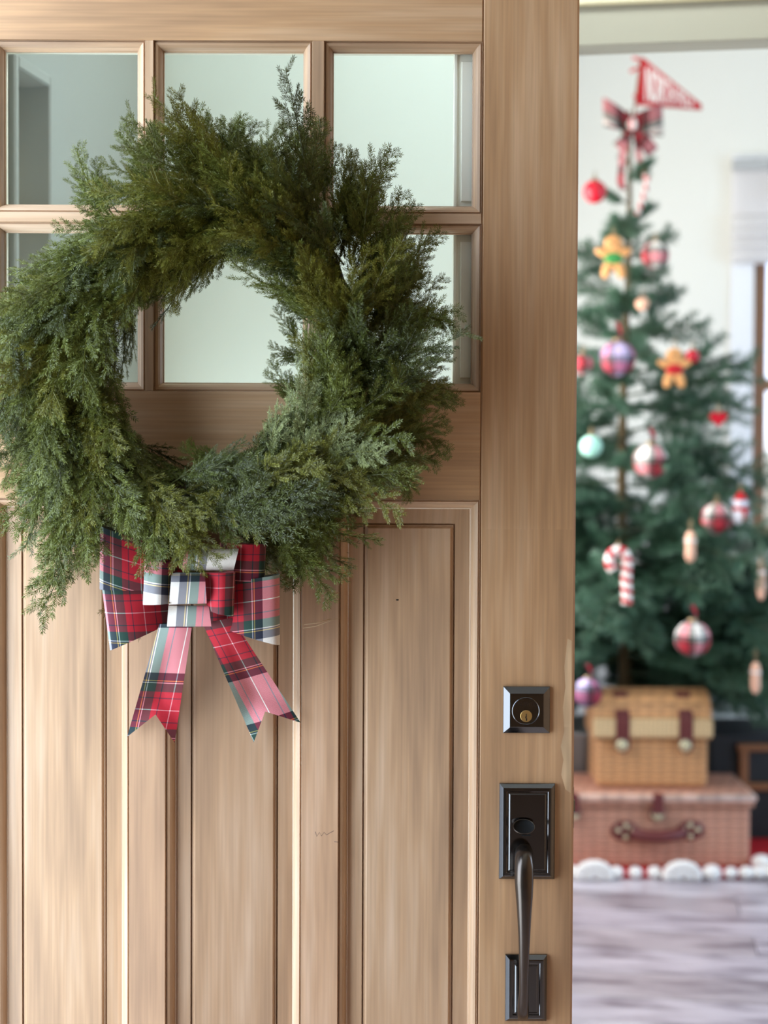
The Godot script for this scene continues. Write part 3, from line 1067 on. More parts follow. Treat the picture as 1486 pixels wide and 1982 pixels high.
# a loop of ribbon seen from the front: from the knot out to the end, round it and back
func loop_lines(it: Vector3, ib: Vector3, ot: Vector3, ob: Vector3, puff: float) -> Array:
	var lines := []
	for i in 13:
		var s := i / 12.0
		var z := puff * (sin(s * PI * 0.62)) * 1.0
		lines.append([it.lerp(ot, s) + Vector3(0, 0, z), ib.lerp(ob, s) + Vector3(0, 0, z)])
	var dirt := (ot - it).normalized()
	var dirb := (ob - ib).normalized()
	var zf := puff * sin(PI * 0.62)
	for i in range(1, 9):
		var w := PI * i / 8.0
		var e := sin(w) * zf * 0.45
		var z := zf * (0.5 + 0.5 * cos(w))
		lines.append([ot + dirt * e + Vector3(0, 0, z), ob + dirb * e + Vector3(0, 0, z)])
	for i in range(1, 7):
		var s := 1 - i / 6.0
		lines.append([it.lerp(ot, s) + Vector3(0, 0, -0.002), ib.lerp(ob, s) + Vector3(0, 0, -0.002)])
	return lines


func build_bow() -> void:
	var at := dpt(372, 1160, DOOR_Z - 0.07)
	var bow := thing("plaid_bow", "red plaid ribbon bow with two notched tails tied below the wreath", "bow", D * Transform3D(Basis(), at))
	var q := func(px: float, py: float, proud: float) -> Vector3:
		return dpt(px, py, DOOR_Z - proud) - at
	var z := 0.062
	# [inner top, inner bottom, outer top, outer bottom, puff, depth, texture offset]
	for l in [
		[[322, 1128], [330, 1206], [219, 1128], [234, 1248], 0.030, 0.062, Vector2(0.27, 0.27), "loop"],
		[[330, 1060], [335, 1140], [217, 1022], [217, 1138], 0.032, 0.072, Vector2(0.22, 0.30), "loop"],
		[[352, 1090], [352, 1165], [299, 1082], [296, 1167], 0.026, 0.088, Vector2(0.60, 0.55), "loop"],
		[[400, 1130], [405, 1205], [524, 1112], [525, 1240], 0.030, 0.062, Vector2(0.30, 0.32), "loop"],
		[[425, 1050], [425, 1122], [500, 1052], [497, 1122], 0.026, 0.066, Vector2(0.26, 0.52), "loop"],
		[[396, 1108], [400, 1180], [443, 1106], [440, 1188], 0.022, 0.088, Vector2(0.42, 0.38), "loop"],
	]:
		var d: float = l[5]
		part("loop", ribbon(loop_lines(q.call(l[0][0], l[0][1], d), q.call(l[1][0], l[1][1], d), q.call(l[2][0], l[2][1], d), q.call(l[3][0], l[3][1], d), l[4]), l[6]), M.tartan, bow)
	# knot: bands folded over the middle
	for k in [
		[[358, 1064], [462, 1062], [352, 1104], [452, 1104], 0.098, 0.012, Vector2(0.80, 0.62)],
		[[326, 1172], [404, 1172], [323, 1213], [409, 1213], 0.096, 0.012, Vector2(0.94, 0.12)],
		[[332, 1108], [396, 1108], [327, 1170], [400, 1168], 0.106, 0.018, Vector2(0.66, 0.12)],
	]:
		var lines := []
		for i in 15:
			var w := -PI * 0.55 + PI * 1.1 * i / 14.0
			var s := 0.5 + 0.5 * sin(w) / sin(PI * 0.55)
			var pz: float = k[4] + k[5] * (cos(w) - 0.6)
			var a: Vector3 = q.call(k[0][0], k[0][1], pz)
			var b: Vector3 = q.call(k[1][0], k[1][1], pz)
			var c: Vector3 = q.call(k[2][0], k[2][1], pz)
			var e: Vector3 = q.call(k[3][0], k[3][1], pz)
			lines.append([a.lerp(c, s), b.lerp(e, s)])
		part("knot", ribbon(lines, k[6]), M.tartan, bow)
	# tails with swallow-tail ends
	tail(bow, q, [308, 1208], [372, 1208], [246, 1426], [338, 1438], [301, 1383], Vector2(0.78, 0.26))
	tail(bow, q, [392, 1206], [448, 1196], [491, 1437], [582, 1399], [513, 1377], Vector2(0.28, 0.355))


func tail(bow: Node3D, q: Callable, tl: Array, trr: Array, bl: Array, br: Array, notch: Array, uv0: Vector2) -> void:
	var sh := Sh.new(true)
	var n := 14
	var m := 8
	var rows := []
	var uvs := []
	var l_len := Vector2(bl[0] - tl[0], bl[1] - tl[1]).length() / 1490.0 / TARTAN
	var width := Vector2(trr[0] - tl[0], trr[1] - tl[1]).length() / 1490.0 / TARTAN
	var width2 := Vector2(br[0] - bl[0], br[1] - bl[1]).length() / 1490.0 / TARTAN
	for j in m + 1:
		var s := 1.0 * j / m
		# the end of this strand of the ribbon: down to the notch and up again
		var ex: float
		var ey: float
		if s < 0.5:
			ex = lerpf(bl[0], notch[0], s * 2)
			ey = lerpf(bl[1], notch[1], s * 2)
		else:
			ex = lerpf(notch[0], br[0], s * 2 - 1)
			ey = lerpf(notch[1], br[1], s * 2 - 1)
		var sx := lerpf(tl[0], trr[0], s)
		var sy := lerpf(tl[1], trr[1], s)
		var row := []
		var uvr := []
		for i in n + 1:
			var t := 1.0 * i / n
			var proud := lerpf(0.078, 0.020, minf(1, t * 1.25)) + 0.008 * sin(t * 5.0 + s) + 0.005 * sin(s * PI)
			row.append(q.call(lerpf(sx, ex, t), lerpf(sy, ey, t), proud))
			var run := Vector2((ex - sx) * t, (ey - sy) * t).length() / 1490.0 / TARTAN
			uvr.append(Vector2(uv0.x + run, uv0.y + lerpf(width, width2, t) * (s - 0.5) + width * 0.5))
		rows.append(row)
		uvs.append(uvr)
	for j in m:
		for i in n:
			sh.quad_uv([rows[j][i], rows[j][i + 1], rows[j + 1][i + 1], rows[j + 1][i]], [uvs[j][i], uvs[j][i + 1], uvs[j + 1][i + 1], uvs[j + 1][i]])
	part("tail", sh.done(), M.tartan, bow)


# ---------------------------------------------------------------- the tree
const TREE_Z := 5.3


func branch_mesh(long: float, number: int, lift: float) -> ArrayMesh:
	var g := RandomNumberGenerator.new()
	g.seed = number
	var sh := Sh.new()
	var stem := []
	var p := Vector3.ZERO
	var d := Vector3(1, 0, 0)
	var n := 12
	for i in n + 1:
		stem.append(p)
		p += d * long / n
		d = d.rotated(Vector3.BACK, lift / n).rotated(Vector3.UP, g.randf_range(-0.05, 0.05))
	var rad := []
	for i in n + 1:
		rad.append(lerpf(0.0035 + long * 0.006, 0.0018, 1.0 * i / n))
	sh.s.set_color(Color(0.6, 0.42, 0.3))
	sh.tube(stem, rad, 5, 1.0, false)
	brush(sh, g, stem, 3, 0.3)
	for i in range(2, n):
		for side in [-1, 1]:
			var t := 1.0 * i / n
			var tl := minf(0.26, long * 0.5) * (1.05 - 0.72 * t) * g.randf_range(0.7, 1.15)
			var td: Vector3 = (stem[i] - stem[i - 1]).normalized().rotated(Vector3.UP, side * g.randf_range(0.6, 0.95))
			td.y += g.randf_range(-0.35, 0.5)
			var twig := []
			var q: Vector3 = stem[i]
			var m := maxi(2, int(tl / 0.035))
			for k in m + 1:
				twig.append(q)
				q += td.normalized() * tl / m
				td = td.rotated(Vector3.UP, -side * 0.09)
			sh.s.set_color(Color(0.6, 0.42, 0.3))
			sh.tube(twig, [0.0026, 0.0015], 4, 1.0, false)
			brush(sh, g, twig, 0, 1.0)
			if tl > 0.13:
				for k in range(1, m):
					for sd in [-1, 1]:
						if g.randf() < 0.75:
							var ud: Vector3 = (twig[k + 1] - twig[k]).normalized().rotated(Vector3.UP, sd * 0.75)
							var ul := tl * 0.4 * (1.1 - 1.0 * k / m)
							brush(sh, g, [twig[k], twig[k] + ud * ul * 0.5, twig[k] + ud * ul], 0, 1.0)
	return sh.done()


func brush(sh: Sh, g: RandomNumberGenerator, line: Array, from: int, share: float) -> void:
	for i in range(from, line.size() - 1):
		var a: Vector3 = line[i]
		var b: Vector3 = line[i + 1]
		var d := (b - a).normalized()
		var u := d.cross(Vector3.UP if absf(d.y) < 0.9 else Vector3.RIGHT).normalized()
		var w := d.cross(u)
		var n := maxi(1, int(a.distance_to(b) / 0.0042))
		for k in n:
			for e in 4:
				if g.randf() > share:
					continue
				var an := g.randf() * TAU
				var out := u * cos(an) + w * sin(an)
				var dir := (d * 0.75 + out).normalized()
				var base := a.lerp(b, (k + g.randf()) / n)
				var tone := g.randf_range(0.6, 1.25)
				sh.needle(base, base + dir * g.randf_range(0.018, 0.030), dir.cross(Vector3(g.randf_range(-1, 1), g.randf_range(-1, 1), g.randf_range(-1, 1))).normalized() * 0.0016, Color(tone, tone, tone * g.randf_range(0.9, 1.1)))


func build_tree() -> void:
	rng.seed = 77
	var foot := dpt(1203, 1600, TREE_Z)
	foot.y = 0
	var tree := thing("christmas_tree", "tall sparse green fir Christmas tree hung with ornaments", "tree", D * Transform3D(Basis(), foot))
	var top := dpt(1203, 215, TREE_Z).y
	var tp := []
	var tr := []
	for i in 25:
		var t := i / 24.0
		tp.append(Vector3(0.008 * sin(t * 9), lerpf(0.012, top, t), 0.008 * cos(t * 7)))
		tr.append(lerpf(0.032, 0.006, pow(t, 0.8)))
	part("trunk", Sh.new(true).tube(tp, tr, 10).done(), M.bark, tree)
	part("stand", Sh.new(true).lathe([Vector2(0.0, 0.012), Vector2(0.20, 0.012), Vector2(0.20, 0.03), Vector2(0.07, 0.06), Vector2(0.06, 0.2), Vector2(0.034, 0.21)], 24).done(), M.crate, tree)
	var lens := [0.12, 0.2, 0.3, 0.4, 0.52, 0.64, 0.76]
	var kinds := []
	for k in lens.size():
		kinds.append([])
		for e in 2:
			kinds[k].append(branch_mesh(lens[k], 300 + k * 3 + e, 0.25 - 0.1 * k))
	low_branches(tree, kinds, lens)
	var y := 0.64
	var yaw := 0.4
	while y < top - 0.10:
		var t := maxf(0.0, (y - 0.74) / (top - 0.74))
		yaw += 2.39996 + rng.randf_range(-0.35, 0.35)
		var reach := 0.84 * pow(1 - t, 1.2) + 0.035
		var len := reach * rng.randf_range(0.68, 1.12)
		var towards := -sin(yaw)          # 1 when the branch comes towards the viewer
		var pick := 0
		for e in lens.size():
			if absf(lens[e] - len) < absf(lens[pick] - len):
				pick = e
		var pitch := lerpf(-0.16, 0.5, t) + rng.randf_range(-0.22, 0.2)
		if towards > 0.1 and y < 0.8 and cos(yaw) > -0.5 and cos(yaw) < 0.55:
			y += 0.006
			continue
		if towards > 0.3 and y < 1.0:
			pitch = maxf(pitch, -0.05)
		var at := Vector3(0, y, 0)
		var basis := Basis(Vector3.UP, yaw) * Basis(Vector3.BACK, pitch) * Basis(Vector3.RIGHT, rng.randf_range(-0.9, 0.9)) * Basis.from_scale(Vector3.ONE * len / lens[pick])
		part("branch", kinds[pick][rng.randi() % 2], M.fir, tree, Transform3D(basis, at))
		y += 0.0095 if t < 0.2 else (lerpf(0.016, 0.040, t) if t < 0.74 else 0.07)


const AHEAD := 0.12


func low_branches(tree: Node3D, kinds: Array, lens: Array) -> void:
	for i in 26:
		var yaw := rng.randf_range(-0.75, 1.5)
		var pick := rng.randi_range(3, 6)
		var basis := Basis(Vector3.UP, yaw) * Basis(Vector3.BACK, rng.randf_range(-0.12, 0.12)) * Basis(Vector3.RIGHT, rng.randf_range(-0.8, 0.8))
		part("branch", kinds[pick][i % 2], M.fir, tree, Transform3D(basis, Vector3(0, rng.randf_range(0.50, 0.78), 0)))


func on_tree(px: float, py: float, out: float) -> Transform3D:
	return D * Transform3D(Basis(), dpt(px, py, TREE_Z - out - AHEAD))


func px_size(px: float, out: float) -> float:
	return px * (TREE_Z - out) / F


func hang(o: Node3D, from: Vector3, up: float, mat: Material) -> void:
	var w := 0.004
	part("hanger", Sh.new(true).tube([from, from + Vector3(-w, up * 0.5, 0), from + Vector3(0, up, 0), from + Vector3(w, up * 0.5, 0), from], [0.0018], 6, 1.0, false).done(), mat, o)


func bauble(label: String, px: float, py: float, rpx: float, out: float, mat: Material, group := "", ribbon_px := 0.0, turn := 0.0) -> Node3D:
	var r := px_size(rpx, out)
	var o := thing("bauble", label, "ornament", on_tree(px, py, out), group)
	part("ball", Sh.new(true).ball(Vector3.ONE * r, Vector3.ZERO, 28, Vector2(PI * 2 * r / TARTAN * 1.3, PI * r / TARTAN * 1.3), Basis(Vector3.UP, turn)).done(), mat, o)
	part("cap", Sh.new(true).lathe([Vector2(r * 0.26, r * 0.94), Vector2(r * 0.26, r * 1.12), Vector2(0, r * 1.14)], 14).done(), M.gold, o)
	if ribbon_px > 0:
		var h := px_size(ribbon_px, out)
		var lines := []
		for i in 9:
			var t := i / 8.0
			var sway := 0.006 * sin(t * 4)
			lines.append([Vector3(-0.008 + sway, r + h * t, 0.004), Vector3(0.008 + sway, r + h * t, 0.004)])
		part("ribbon_hanger", ribbon(lines, Vector2(0.2, 0.3)), M.tartan_small, o)
	else:
		hang(o, Vector3(0, r * 1.1, 0), 0.03, M.gold)
	return o


func gingerbread(label: String, px: float, py: float, hpx: float, out: float, coat: Material) -> void:
	var h := px_size(hpx, out)
	var o := thing("gingerbread_man", label, "ornament", on_tree(px, py, out))
	var sh := Sh.new(true)
	sh.ball(Vector3(0.23, 0.22, 0.09) * h, Vector3(0, 0.30, 0) * h)
	sh.ball(Vector3(0.21, 0.27, 0.09) * h, Vector3(0, -0.03, 0) * h)
	for s in [-1, 1]:
		sh.ball(Vector3(0.22, 0.105, 0.08) * h, Vector3(0.24 * s, 0.09, 0) * h, 16, Vector2.ONE, Basis(Vector3.BACK, 0.35 * s))
		sh.ball(Vector3(0.125, 0.24, 0.08) * h, Vector3(0.15 * s, -0.30, 0) * h, 16, Vector2.ONE, Basis(Vector3.BACK, 0.32 * s))
	part("body", sh.done(), M.ginger, o)
	part("vest", Sh.new(true).ball(Vector3(0.235, 0.17, 0.11) * h, Vector3(0, -0.04, 0.012) * h).done(), coat, o)
	var eyes := Sh.new(true)
	for s in [-1, 1]:
		eyes.ball(Vector3.ONE * 0.028 * h, Vector3(0.075 * s, 0.34, 0.085) * h, 10)
	part("eyes", eyes.done(), M.leather, o)
	hang(o, Vector3(0, 0.5 * h, 0), 0.04, M.gold)


func drop(label: String, px: float, py: float, wpx: float, hpx: float, out: float) -> void:
	var w := px_size(wpx, out) / 2
	var h := px_size(hpx, out) / 2
	var o := thing("drop_ornament", label, "ornament", on_tree(px, py, out))
	part("body", Sh.new(true).lathe([Vector2(0, -h), Vector2(w * 0.6, -h * 0.9), Vector2(w, -h * 0.55), Vector2(w * 0.9, 0), Vector2(w, h * 0.45), Vector2(w * 0.7, h * 0.85), Vector2(0, h)], 16).done(), M.peach, o)
	part("collar", Sh.new(true).lathe([Vector2(w * 1.03, h * 0.3), Vector2(w * 1.1, h * 0.36), Vector2(w * 1.03, h * 0.42)], 16).done(), M.felt_white, o)
	hang(o, Vector3(0, h, 0), 0.045, M.gold)


func cane(label: String, pts: Array, rpx: float, out: float) -> void:
	var at := dpt(pts[0][0], pts[0][1], TREE_Z - out)
	var o := thing("candy_cane", label, "ornament", D * Transform3D(Basis(), at))
	var path := []
	for q in pts:
		path.append(dpt(q[0], q[1], TREE_Z - out) - at)
	var fine := smooth(path, [0.0, 0.0, 0.0, 0.0, 0.0, 0.0, 0.0, 0.0, 0.0, 0.0, 0.0, 0.0].slice(0, path.size()), 6)
	part("cane", Sh.new(true).tube(fine[0], [px_size(rpx, out)], 14).done(), M.candy, o)
	var hi: Vector3 = path[0]
	for q: Vector3 in path:
		if q.y > hi.y:
			hi = q
	hang(o, hi, 0.04, M.gold)


func build_ornaments() -> void:
	# pennant
	var out := 0.02
	var c := dpt(1240, 160, TREE_Z - out)
	var pen := thing("pennant", "red felt pennant with pale lettering on top of the tree", "pennant", D * Transform3D(Basis(), c))
	var q := func(px: float, py: float) -> Vector2:
		var p := dpt(px, py, TREE_Z - out) - c
		return Vector2(p.x, p.y)
	part("felt", Sh.new().slab(PackedVector2Array([q.call(1232, 201), q.call(1357, 211), q.call(1357, 205), q.call(1243, 114)]), -0.002, 0.002).done(), plain(rgb8(196, 48, 58), 0.85), pen)
	part("edge_band", Sh.new().slab(PackedVector2Array([q.call(1231, 203), q.call(1239, 203), q.call(1249, 118), q.call(1242, 111)]), -0.004, 0.004).done(), M.red, pen)
	for e in [[1243, 114, 1357, 205], [1232, 201, 1357, 211]]:
		var a: Vector2 = q.call(e[0], e[1])
		var b: Vector2 = q.call(e[2], e[3])
		part("edge_stitch", Sh.new(true).tube([Vector3(a.x, a.y, 0), Vector3(b.x, b.y, 0)], [0.0045], 8).done(), M.red, pen)
	for s in [[1243, 121, 1224, 112], [1241, 132, 1219, 139], [1234, 192, 1226, 186]]:
		var a: Vector2 = q.call(s[0], s[1])
		var b: Vector2 = q.call(s[2], s[3])
		part("tie", Sh.new(true).tube([Vector3(a.x, a.y, 0), Vector3((a.x + b.x) / 2, (a.y + b.y) / 2 + 0.004, 0.004), Vector3(b.x, b.y, 0)], [0.004, 0.0055, 0.005], 8).done(), M.red, pen)
	var letters := "NORTH POLE"
	var lx := 1249.0
	for ch in letters:
		var k := (lx - 1243.0) / 112.0
		var tall := lerpf(68, 6, k)
		var wide := lerpf(13.5, 6.0, k)
		if ch != " ":
			var p: Vector2 = q.call(lx + wide * 0.45, lerpf(163, 207, k))
			part("letter", text(ch, px_size(tall, out), 0.002), M.felt_white, pen, Transform3D(Basis.from_scale(Vector3(wide / tall * 1.25, 1, 1)), Vector3(p.x, p.y, 0.0025)))
		lx += wide if ch != " " else wide * 0.4
	part("stick", Sh.new(true).tube([Vector3(q.call(1241, 112).x, q.call(1241, 112).y, -0.005), Vector3(q.call(1222, 262).x, q.call(1222, 262).y, -0.005)], [0.004], 8).done(), M.crate_wood, pen)
	# bow at the top
	var bc := dpt(1222, 240, TREE_Z - 0.06)
	var bow := thing("treetop_bow", "dark red plaid ribbon bow below the pennant at the treetop", "bow", D * Transform3D(Basis(), bc))
	var b3 := func(px: float, py: float, o: float) -> Vector3:
		return dpt(px, py, TREE_Z - o) - bc
	for l in [[[1222, 226], [1222, 256], [1172, 196], [1174, 246], 0.035, Vector2(0.36, 0.36)], [[1222, 224], [1222, 258], [1272, 206], [1274, 264], 0.035, Vector2(0.40, 0.34)], [[1224, 238], [1214, 260], [1212, 292], [1188, 276], 0.025, Vector2(0.45, 0.38)], [[1230, 236], [1222, 258], [1268, 284], [1250, 300], 0.025, Vector2(0.34, 0.36)]]:
		part("loop", ribbon(loop_lines(b3.call(l[0][0], l[0][1], 0.06), b3.call(l[1][0], l[1][1], 0.06), b3.call(l[2][0], l[2][1], 0.06), b3.call(l[3][0], l[3][1], 0.06), l[4]), l[5]), M.tartan_dark, bow)
	part("knot", Sh.new(true).ball(Vector3(0.018, 0.022, 0.016), b3.call(1223, 240, 0.1), 16, Vector2(0.4, 0.2)).done(), M.tartan_small, bow)
	for t in [[[1214, 252], [1204, 300], [1200, 352], [1206, 368]], [[1230, 252], [1236, 300], [1244, 340], [1252, 352]]]:
		var lines := []
		for p in t:
			lines.append([b3.call(p[0] - 6, p[1], 0.05), b3.call(p[0] + 6, p[1], 0.05)])
		part("tail", ribbon(lines, Vector2(0.4, 0.4)), M.tartan_small, bow)

	bauble("shiny red ball hanging left of the trunk near the treetop", 1151, 371, 22, 0.10, M.red_gloss)
	cane("thin red and white candy cane hanging right below the treetop bow", [[1247, 338], [1252, 346], [1250, 362], [1244, 385], [1238, 402], [1233, 416]], 4.5, 0.08)
	gingerbread("gingerbread man ornament with a green vest left of the upper trunk", 1187, 497, 78, 0.16, M.green_felt)
	bauble("plaid fabric ball hanging on the upper right, level with the green-vested gingerbread man", 1268, 493, 26, 0.14, M.tartan_small, "", 0.0, 1.0)
	bauble("small pale pink ball right of the trunk, above the dark plaid ball", 1243, 588, 13, 0.10, M.peach)
	bauble("large lavender plaid ball on a long plaid ribbon in the middle of the tree", 1195, 694, 34, 0.30, M.tartan_lilac, "", 34.0, 2.2)
	gingerbread("gingerbread man ornament with a red vest on the right side of the tree", 1305, 712, 72, 0.26, M.red)
	bauble("small dark red ball tucked behind the red-vested gingerbread man", 1340, 690, 13, 0.20, M.red_gloss)
	bauble("dark red plaid ball half hidden by the door edge, level with the lavender ball", 1128, 706, 20, 0.24, M.tartan_small, "", 0.0, 0.4)
	# heart
	var hc := on_tree(1390, 810, 0.32)
	var heart := thing("heart_ornament", "small bright red heart hanging at the right tips of the tree", "ornament", hc)
	var outline := PackedVector2Array()
	for i in 32:
		var w := TAU * i / 32
		outline.append(Vector2(16 * pow(sin(w), 3), 13 * cos(w) - 5 * cos(2 * w) - 2 * cos(3 * w) - cos(4 * w)) * px_size(0.95, 0.12) * -1)
	for i in 32:
		outline[i] = Vector2(outline[i].x, -outline[i].y)
	if Geometry2D.is_polygon_clockwise(outline):
		outline.reverse()
	part("felt", Sh.new().slab(outline, -0.006, 0.006).done(), M.red_gloss, heart)
	hang(heart, Vector3(0, px_size(9, 0.12), 0), 0.04, M.gold)
	bauble("glossy mint ball at the left of the tree beside the door edge", 1144, 864, 21, 0.36, M.mint_gloss)
	bauble("pink and white plaid ball hanging by a ribbon below the lavender ball", 1259, 893, 33, 0.40, M.tartan_small, "", 30.0, 3.4)
	bauble("red plaid ball on the right side of the tree, beside the snowman ornament", 1387, 1004, 30, 0.34, M.tartan_small, "", 0.0, 5.1)
	# little figure in red and white
	var fc := on_tree(1433, 985, 0.36)
	var fig := thing("snowman_ornament", "small white snowman ornament with red hat and scarf at the right", "ornament", fc)
	var s := px_size(1.0, 0.36)
	part("body", Sh.new(true).ball(Vector3(17, 19, 15) * s, Vector3(0, -14, 0) * s).ball(Vector3(13, 13, 12) * s, Vector3(0, 10, 0) * s).done(), M.pale, fig)
	part("scarf", Sh.new(true).lathe([Vector2(13, -3) * s, Vector2(16, 0) * s, Vector2(13, 4) * s], 16).box(Vector3(2, -24, 13) * s, Vector3(9, 0, 18) * s, 1.5 * s).done(), M.red, fig)
	part("hat", Sh.new(true).lathe([Vector2(13, 17) * s, Vector2(11, 22) * s, Vector2(4, 32) * s, Vector2(0, 34) * s], 16).done(), M.red, fig)
	hang(fig, Vector3(0, 34, 0) * s, 0.03, M.gold)
	cane("thick red and white striped candy cane hanging low on the left", [[1187, 1103], [1180, 1090], [1183, 1074], [1196, 1066], [1210, 1073], [1213, 1092], [1212, 1120], [1213, 1145], [1213, 1170]], 10.5, 0.62)
	drop("peach drop ornament hanging in the middle right of the tree", 1336, 1058, 21, 62, 0.42)
	drop("long peach drop ornament at the right edge of the picture", 1473, 1122, 16, 80, 0.42)
	drop("lowest peach drop ornament, near the bottom branches at the right", 1462, 1312, 19, 62, 0.55)
	bauble("red and white plaid ball hanging low in the middle of the tree", 1340, 1236, 34, 0.60, M.tartan_small, "", 30.0, 0.0)
	bauble("lilac plaid ball hanging low beside the lid of the small wicker basket", 1137, 1341, 28, 0.62, M.tartan_lilac, "", 28.0, 2.9)


# ---------------------------------------------------------------- under the tree
func stud(parent: Node, at: Vector3, r: float) -> void:
	part("stud", Sh.new(true).ball(Vector3(r, r, r * 0.55), at, 16).done(), M.stud, parent, Transform3D(), "pale metal stud")


func hamper(called: String, label: String, px0: float, px1: float, py_top: float, py_lid: float, py_bot: float, base_y: float, deep: float, z: float, weave: Material, edge: Material, dome: float) -> Array:
	var a := dpt(px0, py_bot, z)
	var b := dpt(px1, py_bot, z)
	var wide := b.x - a.x
	var mid := (a + b) / 2
	mid.y = base_y
	var o := thing(called, label, "hamper", D * Transform3D(Basis(), mid))
	var scale := F / z
	var lid_y := (py_bot - py_lid) / scale
	var top_y := (py_bot - py_top) / scale
	var h := wide / 2
	var size := Vector2(0.16, 0.16)
	part("body", Sh.new().grain(Vector3(0, 1, 0), Vector3(1, 0, 1), Vector2.ZERO, size).box(Vector3(-h, 0, -deep), Vector3(h, lid_y, 0), 0.012).done(), weave, o)
	# lid: a cross-section swept across the width
	var over := 0.010
	var prof := []
	if dome > 0:
		for i in 13:
			var t := PI * i / 12.0
			prof.append(Vector2(lerpf(over, -deep - over, i / 12.0) if false else -deep / 2 + (deep / 2 + over) * cos(t) * (1.0 if absf(cos(t)) > 0.99 else 1.0), lid_y + (top_y - lid_y - dome) + dome * sin(t)))
		prof.push_front(Vector2(over, lid_y))
		prof.append(Vector2(-deep - over, lid_y))
	else:
		prof = [Vector2(over, lid_y), Vector2(over, top_y - 0.010), Vector2(over - 0.003, top_y - 0.003), Vector2(over - 0.010, top_y), Vector2(-deep, top_y), Vector2(-deep - over, top_y - 0.01), Vector2(-deep - over, lid_y)]
	var sh := Sh.new().grain(Vector3(0, 1, 0.7), Vector3(1, 0, 0.3), Vector2.ZERO, size)
	var hw := h + over
	for i in prof.size() - 1:
		var p: Vector2 = prof[i]
		var q: Vector2 = prof[i + 1]
		sh.quad(Vector3(-hw, p.y, p.x), Vector3(hw, p.y, p.x), Vector3(hw, q.y, q.x), Vector3(-hw, q.y, q.x))
		for e in [-1, 1]:
			var c := Vector3(hw * e, lid_y, -deep / 2)
			if e > 0:
				sh.tri(c, Vector3(hw, q.y, q.x), Vector3(hw, p.y, p.x))
			else:
				sh.tri(c, Vector3(-hw, p.y, p.x), Vector3(-hw, q.y, q.x))
	sh.quad(Vector3(-hw, lid_y, over), Vector3(-hw, lid_y, -deep - over), Vector3(hw, lid_y, -deep - over), Vector3(hw, lid_y, over))
	part("lid", sh.done(), weave, o)
	return [o, scale, mid, lid_y, top_y, over, h, deep]


